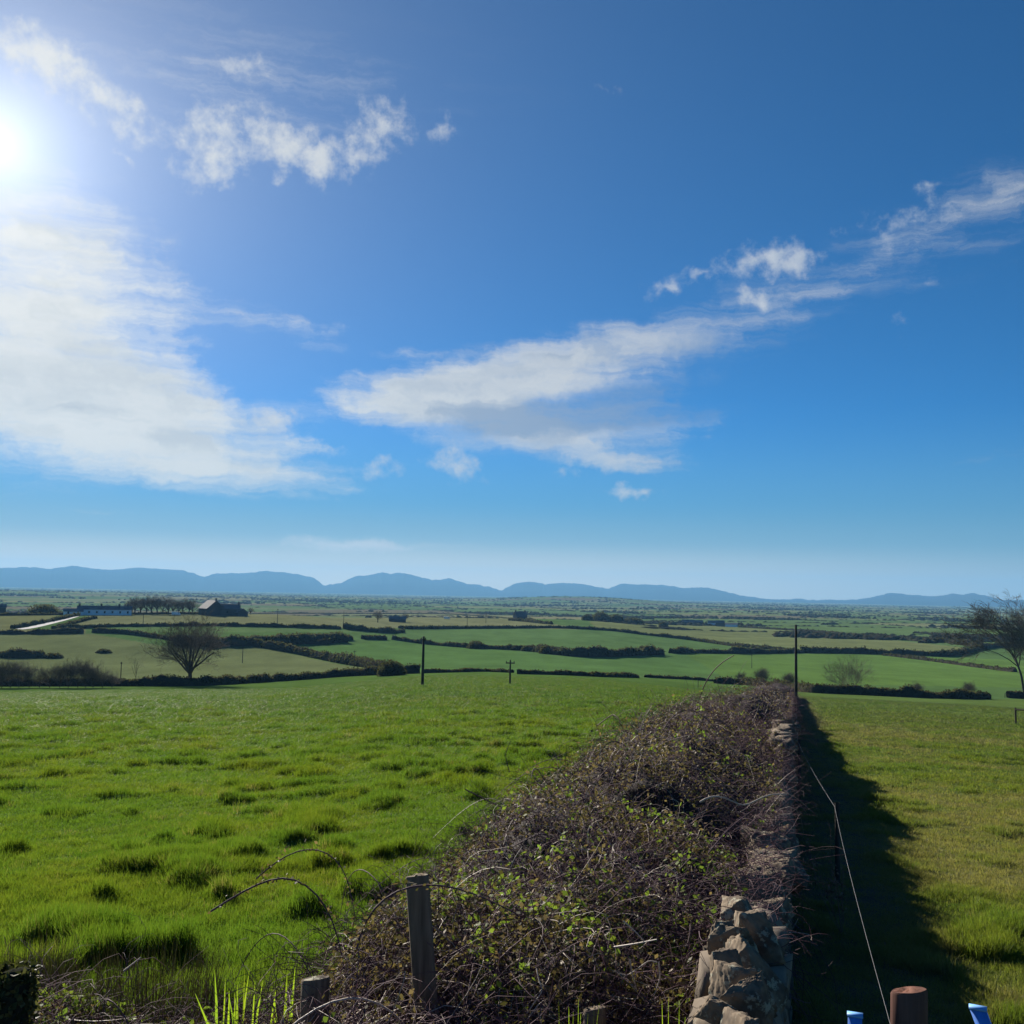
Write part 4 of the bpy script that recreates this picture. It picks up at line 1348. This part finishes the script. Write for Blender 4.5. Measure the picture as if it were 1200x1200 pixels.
def rock(sx, sy, sz, seed, fine=True, npts=16, rough=0.05, arch=False):
    """angular broken stone: hull of scattered points, split up and roughened"""
    R = np.random.default_rng(seed)
    bm = bmesh.new()
    for k in range(npts):
        p_ = R.uniform(-1, 1, 3)
        m_ = np.max(np.abs(p_))
        p_ = p_ / m_ * R.uniform(0.86, 1.0)
        if arch and p_[2] > 0.2:
            p_[0] *= R.uniform(0.45, 0.85)
        bm.verts.new(p_)
    hull = bmesh.ops.convex_hull(bm, input=bm.verts)
    bmesh.ops.delete(bm, geom=[e for e in hull['geom_interior'] if isinstance(e, bmesh.types.BMVert)], context='VERTS')
    bmesh.ops.triangulate(bm, faces=bm.faces)
    for it in range(4 if fine else 1):
        if len(bm.faces) > 9000:
            break
        bmesh.ops.subdivide_edges(bm, edges=bm.edges[:], cuts=1, use_grid_fill=True, smooth=0.04 if it == 0 else 0.0)
        bmesh.ops.triangulate(bm, faces=bm.faces)
    bm.verts.ensure_lookup_table()
    bm.verts.index_update()
    v = np.array([q_.co for q_ in bm.verts])
    F_ = np.array([[q_.index for q_ in f_.verts] for f_ in bm.faces])
    bm.free()
    q1 = fbm(v[:, 0] * 1.6 + seed, v[:, 1] * 1.6 + v[:, 2] * 1.3, seed, 3, 0.5) - 0.5
    q2 = fbm(v[:, 0] * 4 + v[:, 2] * 3 + seed, v[:, 1] * 4 - v[:, 2] * 4, seed + 1, 5, 0.7) - 0.5
    q3 = np.abs(fbm(v[:, 0] * 2.5 + seed * 3, v[:, 2] * 6.0 + v[:, 1] * 2.0, seed + 2, 4, 0.6) - 0.5)
    v = v * (1 + rough * (1.6 * q1 + 2.9 * q2 - 1.6 * q3)[:, None])
    return v * np.array([sx, sy, sz]) / 2, F_


wall = thing('dry_stone_wall', (float(xy(3, -.27)[0]), float(xy(3, -.27)[1]), float(gz0(*xy(3, -.27)))), 'old dry stone wall with rough upright top stones running away from the viewer', 'stone wall')
wo = np.array(wall.location)
RW = np.random.default_rng(9)
WV = -0.235


def rot_uv(v, yaw=0.0, pitch=0.0, roll=0.0):
    """local x across the wall, y along it"""
    m_ = np.array((Matrix.Rotation(yaw, 3, 'Z') @ Matrix.Rotation(pitch, 3, 'X') @ Matrix.Rotation(roll, 3, 'Y')))
    v = v @ m_.T
    return np.stack([v[:, 0] * NW[0] + v[:, 1] * DW[0], v[:, 0] * NW[1] + v[:, 1] * DW[1], v[:, 2]], 1)


parts_ = []
# dark filling
for u0 in np.arange(1.0, 104, 1.5):
    c = xy(u0 + 0.75, WV)
    z0 = float(gz0(*c))
    V_, F_ = box(-0.15, 0.15, -0.76, 0.76, -0.6, 0.90 if u0 < 5 or 17 < u0 < 26 else 0.74)
    parts_.append((rot_uv(V_) + np.array([c[0], c[1], z0]), F_))
seed = 1000
for side in (1, -1):
    for cidx in range(6):
        u0 = 1.6 if cidx < 5 else 1.61
        while u0 < 26:
            L = RW.uniform(0.22, 0.48) * (1.0 if u0 < 12 else 1.5)
            hgt_ = 0.185
            c = xy(u0 + L / 2, WV + side * RW.uniform(0.07, 0.10))
            V_, F_ = rock(0.24, L * 1.02, hgt_ * 1.08, seed, False, 12, 0.07)
            seed += 1
            parts_.append((rot_uv(V_, RW.normal() * 0.05, RW.normal() * 0.04, RW.normal() * 0.08) + np.array([c[0], c[1], float(gz0(*c)) + cidx * 0.175 + 0.06]), F_))
            u0 += L
            if cidx == 5 and 5.6 < u0 < 18:
                u0 = 18.0
            if side == -1 and u0 > 6:
                break
V_, F_ = join(parts_)
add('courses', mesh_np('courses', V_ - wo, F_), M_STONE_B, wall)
# top stones
COPE = []
u0 = 2.3
while u0 < 5.3:
    L = RW.choice([0.13, 0.17, 0.21, 0.27])
    COPE.append((u0 + L / 2, L * 0.98, RW.uniform(0.22, 0.31), RW.uniform(0.18, 0.36), RW.normal() * 0.28))
    u0 += L
COPE += [(5.55, 0.40, 0.40, 0.16, 0.0), (6.0, 0.44, 0.42, 0.14, 0.05), (6.5, 0.42, 0.42, 0.16, 0.0), (6.98, 0.40, 0.40, 0.18, 0.1)]
u0 = 7.35
while u0 < 40:
    L = RW.uniform(0.28, 0.55)
    COPE.append((u0 + L / 2, L * 1.05, RW.uniform(0.38, 0.5), RW.uniform(0.2, 0.32), RW.normal() * 0.2))
    u0 += L
for k, (u0, L, wd, hh_, yw) in enumerate(COPE[:96]):
    c = xy(u0, WV + RW.normal() * 0.035)
    V_, F_ = rock(wd, L, hh_ * 1.1, 5000 + k, u0 < 9, 15, 0.085, arch=u0 < 5.4)
    V_ = rot_uv(V_, yw, RW.normal() * 0.26, RW.normal() * 0.18 - 0.06)
    z0 = float(gz0(*c)) + (1.07 + 0.05 * RW.normal() * (u0 < 5.4) if u0 < 5.4 or 17.5 < u0 < 26 else 0.80)
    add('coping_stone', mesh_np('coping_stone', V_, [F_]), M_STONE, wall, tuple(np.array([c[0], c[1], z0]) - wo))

# ------------------------------------------------------------------ fence posts
M_POST = mat('weathered_post', (0.19, 0.145, 0.10), colr2=(0.09, 0.07, 0.05), var=0.7, scale=38.0, rough=0.95, bump=1.0, stretch=(1, 1, 0.07))
M_POST_DARK = mat('dark_post', (0.035, 0.036, 0.026), var=0.5, scale=14.0, rough=1.0, bump=0.8, spec=0.0)
M_POST_RED = mat('brown_post', (0.170, 0.078, 0.055), colr2=(0.085, 0.040, 0.030), var=0.7, scale=40.0, rough=0.95, bump=1.0, stretch=(1, 1, 0.07))
M_WIRE = mat('galvanised_wire', (0.22, 0.20, 0.20), var=0.1, rough=0.45, spec=0.6)


def round_post(px, ptop, r, dia, label, m, seed, lean=(0, 0), square=0.0, name='fence_post', below=0.4):
    v = ray(px, ptop)
    top = np.array([0, 0, CAMZ]) + v / math.hypot(v[0], v[1]) * r
    zg = float(gz0(top[0], top[1]))
    H = top[2] - zg
    o = thing(name, (top[0], top[1], zg), label, 'fence post')
    R = np.random.default_rng(seed)
    n, kz = 28, 22
    a = np.arange(n) * 2 * math.pi / n
    sq = 1 / (np.maximum(np.abs(np.cos(a)), np.abs(np.sin(a))) ** square)
    z = np.concatenate([np.linspace(-below, H - 0.006, kz), [H]])
    prof_r = np.concatenate([np.ones(kz), [0.93]])
    ridge = 1 + 0.12 * (fbm(a * 2.2, a * 0, seed, 3) - 0.5)
    Vp = []
    for k, zz in enumerate(z):
        w_ = 1 + 0.04 * (fbm(a * 1.5, a * 0 + zz * 3, seed + 3, 3) - 0.5)
        tilt = 0.012 * np.cos(a + 1.0) * (k >= kz - 1)
        rr = dia / 2 * sq * ridge * w_ * prof_r[k] * (1.04 - 0.05 * (zz / max(H, .1)))
        Vp.append(np.stack([rr * np.cos(a) + lean[0] * (zz - H), rr * np.sin(a) + lean[1] * (zz - H), np.full(n, zz) + tilt], 1))
    V_ = np.concatenate(Vp)
    ix = np.arange(len(V_)).reshape(-1, n)
    Fp = np.stack([ix[:-1], np.roll(ix[:-1], -1, 1), np.roll(ix[1:], -1, 1), ix[1:]], -1).reshape(-1, 4)
    shaft = add('shaft', smooth(mesh_np('shaft', V_, [Fp])), m, o)
    rings = [ix[-1]]
    Vt = [V_[ix[-1]]]
    for s_ in (0.66, 0.33):
        q_ = V_[ix[-1]].copy()
        q_[:, :2] *= s_
        q_[:, 2] += 0.004 * R.normal(size=n)
        Vt.append(q_)
    Vt.append(np.array([[0, 0, H + 0.003]]))
    Vt = np.concatenate(Vt)
    Ft1 = np.concatenate([np.stack([np.arange(n) + k * n, (np.arange(n) + 1) % n + k * n, (np.arange(n) + 1) % n + (k + 1) * n, np.arange(n) + (k + 1) * n], -1) for k in range(2)])
    Ft2 = np.stack([np.arange(n) + 2 * n, (np.arange(n) + 1) % n + 2 * n, np.full(n, 3 * n)], -1)
    add('cut_top', mesh_np('cut_top', Vt, [Ft1, Ft2]), M_STONE if m is M_POST else m, o)
    return o, top


round_post(489, 1026, 4.45, 0.100, 'grey square-cut post with a dark cane arching across its face', M_POST, 1, (-0.10, 0.0), 0.55)
round_post(370, 1146, 4.35, 0.118, 'short stout post with a pale cut top at the bottom, beside yellow-green leaves', M_POST, 2, (0, 0))
round_post(697, 1181, 4.25, 0.095, 'small post half hidden in brambles at the bottom centre', M_POST, 4, (0, 0))
M_IVY = mat('ivy_leaves', (0.045, 0.055, 0.020), colr2=(0.085, 0.080, 0.035), var=0.3, scale=3.0, island=0.5, rough=0.6, spec=0.1, trans=0.3)
ivy_post, itop = round_post(19, 1137, 4.3, 0.105, 'dark ivy-covered post in the bottom left corner', M_POST_DARK, 3, (0, 0))
RI = np.random.default_rng(31)
ai = RI.random(1500) * 6.283
hi_ = (itop[2] - ivy_post.location.z) * (1 - RI.random(1500) ** 1.3 * 0.75) + 0.01
Vl, Fl = quads(np.stack([np.cos(ai) * (0.058 + 0.03 * RI.random(1500) ** 2), np.sin(ai) * (0.058 + 0.03 * RI.random(1500) ** 2), hi_], 1), 0.015, RI, 0.7)
add('ivy', mesh_np('ivy', Vl, [Fl]), M_IVY, ivy_post)
o_near, ptop = round_post(1065, 1160, 3.4, 0.106, 'round reddish-brown post at the bottom right holding the thin wire', M_POST_RED, 5, (0.01, 0))
a0 = ptop + np.array([-0.05, 0.02, -0.11])


def line_pt(px, py, r):
    v = ray(px, py)
    return np.array([0, 0, CAMZ]) + v / math.hypot(v[0], v[1]) * r


b0_ = line_pt(978, 945, 12.0)
c0_ = line_pt(935, 869, 22.0)
d0_ = line_pt(933, 829, 55.0)
wp = []
for p_, q_ in ((a0, b0_), (b0_, c0_), (c0_, d0_)):
    for t in np.linspace(0, 1, 12)[:-1]:
        wp.append(p_ + (q_ - p_) * t - np.array([0, 0, 0.05]) * 4 * t * (1 - t))
wp.append(d0_)
wp = np.array(wp)
wr = np.interp(np.hypot(wp[:, 0], wp[:, 1]), [3, 12, 55], [0.0006, 0.0014, 0.0035])
wire = thing('fence_wire', a0, 'thin single wire strung from the reddish-brown post along the shaded side of the wall', 'wire')
V_, F_ = tubes(wp[None] - a0, wr[None], 6)
add('strand', smooth(mesh_np('strand', V_, [F_])), M_WIRE, wire)
for (pt, lb) in ((b0_, 'thin dark stake carrying the wire midway along the shaded wall foot'), (c0_, 'thin dark stake where the wire meets the wall')):
    zg = float(gz0(pt[0], pt[1]))
    o = thing('fence_stake', (pt[0] + 0.03, pt[1], zg), lb, 'stake')
    V_, F_ = tubes(np.array([[(0, 0, -0.3), (0, 0, 0.4), (0, 0, pt[2] - zg + 0.04)]]), np.full((1, 3), 0.028), 8)
    add('shaft', smooth(mesh_np('shaft', V_, [F_])), M_POLE, o)
for k, (x, yf, yt, lb) in enumerate([(818, 806, 796, 'small dark stake in the pasture just left of the far bramble end'), (861, 805, 796, 'small dark stake touching the far bramble end')]):
    p, H = pxh2((x, yf), yt, 30)
    o = thing('fence_stake', p, lb, 'stake')
    V_, F_ = tubes(np.array([[(0, 0, -0.3), (0, 0, H * 0.5), (0, 0, H)]]), np.full((1, 3), 0.07), 8)
    add('shaft', smooth(mesh_np('shaft', V_, [F_])), M_POLE, o)
p, H = pxh2((1190.5, 850), 832, 20)
o = thing('rail_fence', p, 'short dark post and rail in the right pasture at the photo edge', 'fence', None, facing(p))
for xx in (0.0, 1.8, 3.6):
    V_, F_ = tubes(np.array([[(xx, 0, -0.3), (xx, 0, H * 0.5), (xx, 0, H)]]), np.full((1, 3), 0.05), 8)
    add('post', smooth(mesh_np('post', V_, [F_])), M_POLE, o)
V_, F_ = box(-0.05, 3.65, -0.085, -0.052, H - 0.14, H - 0.06)
add('rail', mesh_np('rail', V_, [F_]), M_POLE, o)
# broken gate leaning in the gap of the far right hedge
p = hit(1181, 818, 60)
o = thing('field_gate', p, 'dark broken gate leaning in the gap of the right hedge', 'gate', None, facing(p) + 0.9)
for zz in (0.25, 0.55, 0.85, 1.15):
    V_, F_ = box(-1.1, 1.1, -0.02, 0.02, zz, zz + 0.09)
    add('bar', mesh_np('bar', V_, [F_]), M_POLE, o)
for xx in (-1.15, 1.1):
    V_, F_ = box(xx, xx + 0.09, 0.022, 0.09, -0.2, 1.3)
    add('post', mesh_np('post', V_, [F_]), M_POLE, o)

# blue painted boards poking up at the bottom edge
M_BLUE = mat('blue_paint', (0.055, 0.22, 0.72), var=0.45, scale=30.0, rough=0.45, spec=0.4)
M_BLUE_EDGE = mat('blue_paint_worn', (0.20, 0.42, 0.80), var=0.15, scale=30.0, rough=0.5)
for k, (x, y, r, wd, lean, lb) in enumerate([(1002, 1191, 2.75, 0.034, -0.02, 'blue painted board end, the lower one, left of the reddish-brown post'),
                                             (1146, 1183, 2.75, 0.036, 0.36, 'blue painted board end leaning at the bottom right corner')]):
    tp = line_pt(x, y, r)
    zg = float(gz0(tp[0], tp[1]))
    H = tp[2] - zg
    o = thing('blue_board', (tp[0], tp[1], zg), lb, 'board', None, facing(tp))
    n = 9
    zs = np.linspace(-0.25, H, n)
    Vb = []
    for zz in zs:
        dx = lean * (H - zz)
        Vb += [(dx - wd / 2, -0.009, zz), (dx + wd / 2, -0.009, zz - 0.0), (dx + wd / 2, 0.011, zz), (dx - wd / 2, 0.011, zz)]
    ix = np.arange(n * 4).reshape(n, 4)
    Fb = np.stack([ix[:-1], np.roll(ix[:-1], -1, 1), np.roll(ix[1:], -1, 1), ix[1:]], -1).reshape(-1, 4)
    Fb = np.concatenate([Fb, ix[-1:], ix[:1, ::-1]])
    add('face', mesh_np('face', np.array(Vb), [Fb]), M_BLUE, o)
    dx = 0.0
    Vc, Fc = box(dx - wd / 2 - 0.002, dx + wd / 2 + 0.002, -0.011, 0.013, H + 0.0005, H + 0.006)
    add('end_cap', mesh_np('end_cap', Vc, [Fc]), M_BLUE_EDGE, o)

# ------------------------------------------------------------------ grass
def tuft_mesh(name, seed, n, rad_, h0, h1, w, bend=0.35):
    R = np.random.default_rng(seed)
    a = R.random(n) * 2 * math.pi
    rr = rad_ * np.sqrt(R.random(n))
    x, y = rr * np.cos(a), rr * np.sin(a)
    H = R.uniform(h0, h1, n)
    th = R.random(n) * 2 * math.pi
    lean = np.abs(R.normal(size=n)) * bend * H
    ld = R.random(n) * 2 * math.pi
    dx, dy = np.cos(ld) * lean, np.sin(ld) * lean
    wx, wy = np.cos(th) * w / 2, np.sin(th) * w / 2
    V_ = np.stack([np.stack([x - wx, y - wy, 0 * x - 0.02], 1), np.stack([x + wx, y + wy, 0 * x - 0.02], 1),
                   np.stack([x + dx * 0.35 + wx * 0.8, y + dy * 0.35 + wy * 0.8, H * 0.58], 1), np.stack([x + dx * 0.35 - wx * 0.8, y + dy * 0.35 - wy * 0.8, H * 0.58], 1),
                   np.stack([x + dx, y + dy, H], 1)], 1)
    b_ = np.arange(n)[:, None] * 5
    return mesh_np(name, V_.reshape(-1, 3), [b_ + np.array([[0, 1, 2, 3]]), b_ + np.array([[3, 2, 4]])])


M_GRASS = bpy.data.materials.new('grass_blades')
M_GRASS.use_nodes = True
q = G(M_GRASS.node_tree)
b = M_GRASS.node_tree.nodes['Principled BSDF']
b.inputs['Roughness'].default_value = 0.55
b.inputs['Specular IOR Level'].default_value = 0.08
pos = q.n('ShaderNodeNewGeometry').outputs['Position']
rnd = q.n('ShaderNodeObjectInfo').outputs['Random']
dry = q.n('ShaderNodeAttribute', attribute_name='dry', attribute_type='INSTANCER').outputs['Fac']  # dry grass, plus the wall shadow's tone along the strip
c1 = q.mix(rnd, (0.060, 0.118, 0.016, 1), (0.104, 0.152, 0.027, 1))
pn = q.noise(pos, 0.35, 4.0, 0.6)
c1 = q.mix(q.ss(pn, 0.40, 0.66), c1, q.mix(1.0, c1, (1.35, 1.05, 0.9, 1), 'MULTIPLY'))
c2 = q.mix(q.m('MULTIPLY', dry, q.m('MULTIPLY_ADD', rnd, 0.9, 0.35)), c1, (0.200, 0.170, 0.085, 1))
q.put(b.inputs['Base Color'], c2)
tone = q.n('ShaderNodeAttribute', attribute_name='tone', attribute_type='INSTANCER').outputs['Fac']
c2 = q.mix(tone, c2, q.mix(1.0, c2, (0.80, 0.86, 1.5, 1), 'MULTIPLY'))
q.put(b.inputs['Base Color'], c2)
tr = q.n('ShaderNodeBsdfTranslucent')
q.put(tr.inputs['Color'], q.mix(1.0, c2, (1.30, 1.45, 0.6, 1), 'MULTIPLY'))
mx = q.n('ShaderNodeMixShader', {0: 0.55})
q.put(mx.inputs[1], b.outputs[0])
q.put(mx.inputs[2], tr.outputs[0])
q.put(M_GRASS.node_tree.nodes['Material Output'].inputs[0], mx.outputs[0])

gcol = bpy.data.collections.new('grass_tufts')
for k, (n, rd, h0, h1, w, bd) in enumerate([(34, 0.10, 0.05, 0.12, 0.0045, 0.35), (34, 0.10, 0.06, 0.15, 0.0045, 0.5), (40, 0.09, 0.09, 0.20, 0.005, 0.4), (30, 0.12, 0.03, 0.09, 0.0045, 0.7)]):
    me = tuft_mesh('grass_tuft', 900 + k, n, rd, h0, h1, w, bd)
    me.materials.append(M_GRASS)
    o = bpy.data.objects.new('grass_tuft', me)
    gcol.objects.link(o)

RG = np.random.default_rng(3)


def grass_points(n, r0, r1, s_of_r):
    """even cover on the ground in the photograph's wedge (and a margin each side)"""
    a = np.radians(RG.uniform(-33, 33, n))
    t = RG.random(n)
    r = r0 * (r1 / r0) ** t if s_of_r else np.sqrt(r0 * r0 + t * (r1 * r1 - r0 * r0))
    return r * np.sin(a), r * np.cos(a), r


sets = [grass_points(30000, 4.5, 13, False), grass_points(72000, 13, 75, True), grass_points(70000, 75, 215, False)]
X = np.concatenate([s[0] for s in sets])
Y = np.concatenate([s[1] for s in sets])
Rr = np.concatenate([s[2] for s in sets])
u, v = uv(X, Y)
edge = field_edge(X, Y) - 1.5
bh = bramble_h(X, Y)
ok = (bh < 0.14) & (Rr < edge) & ~((v > -0.62) & (v < 0.02) & (u < 105))
X, Y, Rr, u, v = X[ok], Y[ok], Rr[ok], u[ok], v[ok]
n = len(X)
sc = np.clip(Rr / 13, 1.0, 5.5)
hum = fbm(X * 1.45 + 3, Y * 1.45, 21, 2, 0.45)
big = sst(hum, 0.52, 0.72) * np.where(Rr < 11, 0.9, 0.65)
m_ = fbm(X * 0.22, Y * 0.22, 31, 2)
right = v > 0
hs = (0.60 + 0.50 * big * (0.2 + 1.0 * m_) + 0.7 * (fbm(X * 3.1, Y * 3.1, 23, 3) - 0.5) + 0.35 * (1 - sst(Rr, 7, 13))) * RG.uniform(0.75, 1.25, n) * np.where(right, 0.62, 1.0) * np.where(Rr < 13, 1.0, 1 + 0.25 * np.minimum(1, Rr / 60))
bk = sst(bramble_h(X, Y + 0.0), 0.0, 0.14)
hs = hs * (1 + 0.5 * bk)
dry_shade_v = np.where(right, 0.42 + 0.75 * sst(fbm(X * 0.25, Y * 0.25, 77, 3), 0.42, 0.62) * (1 - sst(Rr, 30, 80)), 0.05) * (1 - 0.6 * big)
shade_litter_p = sst(v, -0.3, 0.2) * (1 - sst(v + 0.5 * fbm(X * 0.9, Y * 0.9, 58, 3), 1.0, 1.7))
dry_shade_v = np.maximum(dry_shade_v, 2.4 * shade_litter_p)  # grass browned along the same strip, shadow tone put into its colour
hs = hs * (1 - 0.45 * shade_litter_p)
straw = (RG.random(n) < 0.05) & (fbm(X * 0.5, Y * 0.5, 24, 2) > 0.45)
dry_shade_v = np.where(straw, 0.9, dry_shade_v)
pm = mesh_np('grass', np.stack([X, Y, gz(X, Y) - 0.01], 1), [np.zeros((0, 3), int)]) if False else bpy.data.meshes.new('grass')
pm.vertices.add(n)
pm.vertices.foreach_set('co', np.stack([X, Y, gz(X, Y) - 0.01], 1).astype(np.float32).ravel())
at1 = pm.attributes.new('rot', 'FLOAT_VECTOR', 'POINT')
at1.data.foreach_set('vector', np.stack([RG.normal(size=n) * 0.12, RG.normal(size=n) * 0.12, RG.random(n) * 6.283], 1).astype(np.float32).ravel())
at2 = pm.attributes.new('scl', 'FLOAT_VECTOR', 'POINT')
at2.data.foreach_set('vector', np.stack([sc, sc, hs], 1).astype(np.float32).ravel())
at3 = pm.attributes.new('dry', 'FLOAT', 'POINT')  # holds dryness and the wall shadow strip together
at3.data.foreach_set('value', dry_shade_v.astype(np.float32))
at4 = pm.attributes.new('kind_index', 'INT', 'POINT')
at4.data.foreach_set('value', np.where(big > 0.6, 2, RG.choice([0, 1, 3], n, p=[0.4, 0.35, 0.25])).astype(np.int32))
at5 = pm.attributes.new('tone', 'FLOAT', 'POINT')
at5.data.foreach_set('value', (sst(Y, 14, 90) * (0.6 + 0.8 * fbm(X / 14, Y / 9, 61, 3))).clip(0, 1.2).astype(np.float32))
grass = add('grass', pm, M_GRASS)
grass['kind'] = 'stuff'
grass['label'] = 'short green pasture grass with darker tussocks'
ng = bpy.data.node_groups.new('grass_scatter', 'GeometryNodeTree')
ng.interface.new_socket('Geometry', in_out='INPUT', socket_type='NodeSocketGeometry')
ng.interface.new_socket('Geometry', in_out='OUTPUT', socket_type='NodeSocketGeometry')
gi, go = ng.nodes.new('NodeGroupInput'), ng.nodes.new('NodeGroupOutput')
iop = ng.nodes.new('GeometryNodeInstanceOnPoints')
ci = ng.nodes.new('GeometryNodeCollectionInfo')
ci.inputs['Collection'].default_value = gcol
ci.inputs['Separate Children'].default_value = True
ci.inputs['Reset Children'].default_value = True


def named(nm, tp):
    nd = ng.nodes.new('GeometryNodeInputNamedAttribute')
    nd.data_type = tp
    nd.inputs['Name'].default_value = nm
    return nd.outputs[0]


L_ = ng.links.new
L_(gi.outputs[0], iop.inputs['Points'])
L_(ci.outputs[0], iop.inputs['Instance'])
iop.inputs['Pick Instance'].default_value = True
L_(named('kind_index', 'INT'), iop.inputs['Instance Index'])
L_(named('rot', 'FLOAT_VECTOR'), iop.inputs['Rotation'])
L_(named('scl', 'FLOAT_VECTOR'), iop.inputs['Scale'])
L_(iop.outputs[0], go.inputs[0])
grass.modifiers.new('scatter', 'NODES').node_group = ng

# ------------------------------------------------------------------ small plants in the foreground
M_STRAP = mat('strap_leaves', (0.30, 0.36, 0.025), colr2=(0.20, 0.30, 0.03), var=0.15, scale=5.0, island=0.2, rough=0.4, spec=0.3, trans=0.6)
M_RUSH = mat('dead_rush', (0.055, 0.045, 0.028), colr2=(0.035, 0.040, 0.018), var=0.3, scale=4.0, island=0.4, trans=0.2)
M_WEED = mat('withered_weed', (0.26, 0.17, 0.12), colr2=(0.17, 0.11, 0.085), var=0.3, scale=8.0, island=0.4)


def blades(n, rad_, h0, h1, w, seed, lean=0.4, K=5):
    R = np.random.default_rng(seed)
    a = R.random(n) * 2 * math.pi
    rr = rad_ * np.sqrt(R.random(n))
    H = R.uniform(h0, h1, n)
    ld = a + R.normal(size=n) * 0.5
    t = np.linspace(0, 1, K)
    off = (np.abs(R.normal(size=n)) * lean * H)[:, None] * t[None] ** 2
    x = (rr * np.cos(a))[:, None] + np.cos(ld)[:, None] * off
    y = (rr * np.sin(a))[:, None] + np.sin(ld)[:, None] * off
    z = H[:, None] * ((t - 0.2 * t ** 3) / 0.8)[None]
    th = R.random(n) * 2 * math.pi
    wt = w / 2 * np.array([0.7, 1.0, 1.0, 0.75, 0.08])[None, :K] * R.uniform(0.7, 1.2, n)[:, None]
    A = np.stack([x - np.cos(th)[:, None] * wt, y - np.sin(th)[:, None] * wt, z], -1)
    B = np.stack([x + np.cos(th)[:, None] * wt, y + np.sin(th)[:, None] * wt, z], -1)
    V_ = np.stack([A, B], 2).reshape(-1, 3)
    ix = np.arange(n * K * 2).reshape(n, K, 2)
    return V_, np.stack([ix[:, :-1, 0], ix[:, :-1, 1], ix[:, 1:, 1], ix[:, 1:, 0]], -1).reshape(-1, 4)


def clump(px, py, r, n, rad_, h0, h1, w, seed, m, name, label, cat, lean=0.35):
    p = line_pt(px, py, r)
    zb = float(gz0(p[0], p[1]))
    up = max(0.0, p[2] - zb)
    o = thing(name, (p[0], p[1], zb), label, cat)
    V_, F_ = blades(n, rad_, up + h0, up + h1, w, seed, lean * h1 / (up + h1), 5)
    add('leaves', mesh_np('leaves', V_, [F_]), m, o)
    return o


clump(290, 1172, 5.0, 15, 0.11, -0.16, 0.13, 0.015, 41, M_STRAP, 'strap_leaf_plant', 'bright yellow-green strap leaves glowing in the sun left of the short stout post', 'plant', 0.9)
clump(266, 1158, 5.1, 5, 0.04, -0.10, 0.09, 0.014, 42, M_STRAP, 'strap_leaf_plant', 'few slanting yellow-green leaves at the left of the glowing strap-leaf clump', 'plant', 0.6)
clump(333, 1152, 5.0, 4, 0.04, -0.10, 0.08, 0.018, 43, M_STRAP, 'strap_leaf_plant', 'broad yellow-green leaves right behind the short stout post', 'plant', 0.5)
clump(672, 1196, 4.0, 16, 0.09, -0.05, 0.07, 0.007, 44, M_STRAP, 'strap_leaf_plant', 'thin yellow-green blades at the bottom edge beside the small half-hidden post', 'plant', 0.3)
clump(553, 1198, 4.1, 3, 0.04, 0.0, 0.05, 0.009, 45, M_STRAP, 'strap_leaf_plant', 'two or three yellow-green blades at the bottom edge below the grey square-cut post', 'plant', 0.3)
clump(786, 1190, 4.0, 6, 0.04, 0.0, 0.08, 0.008, 46, M_STRAP, 'strap_leaf_plant', 'pale green blades at the bottom edge just left of the wall stones', 'plant', 0.3)
clump(170, 1135, 6.2, 1500, 0.42, -0.22, 0.12, 0.0032, 47, M_RUSH, 'rush_tussock', 'large dark brown rush tussock at the lower left edge of the pasture', 'grass tussock', 0.7)
clump(32, 1110, 6.9, 900, 0.30, -0.25, 0.08, 0.0032, 48, M_RUSH, 'rush_tussock', 'dark grassy tussock above the dark post in the bottom left', 'grass tussock', 0.7)


def weed(px, py, r, H, seed, label):
    p = line_pt(px, py, r)
    zg = float(gz0(p[0], p[1]))
    o = thing('withered_weed', (p[0], p[1], zg), label, 'weed')
    R = np.random.default_rng(seed)
    P_ = []
    for k in range(7):
        d = np.array([R.normal() * 0.28, R.normal() * 0.28, 1.0])
        L = H * R.uniform(0.6, 1.0)
        t = np.linspace(0, 1, 6)[:, None]
        P_.append(d * L * t + R.normal(size=3) * 0.05 * t * (1 - t) * 2)
    V_, F_ = tubes(np.array(P_), np.full((7, 6), 0.003), 4)
    add('stalks', mesh_np('stalks', V_, [F_]), M_WEED, o)
    C_ = np.concatenate([p_[3:] [R.integers(0, 3, 46)] + R.normal(size=(46, 3)) * 0.022 for p_ in P_])
    V_, F_ = quads(C_, 0.012, R, 0.7)
    add('seed_heads', mesh_np('seed_heads', V_, [F_]), M_WEED, o)


weed(962, 1125, 4.6, 0.55, 1, 'withered brown weed tuft in the wall shadow, upper one beside the wall foot')
weed(1013, 1142, 4.3, 0.60, 2, 'withered weed with pale seed heads left of the fence wire')
weed(946, 1082, 5.2, 0.70, 3, 'withered reddish weed close against the wall face')
weed(1024, 1192, 3.9, 0.45, 4, 'withered weed at the bottom edge left of the reddish-brown post')
weed(985, 955, 9.8, 0.75, 5, 'pale dead weed halfway along the wall shadow beside the wire')
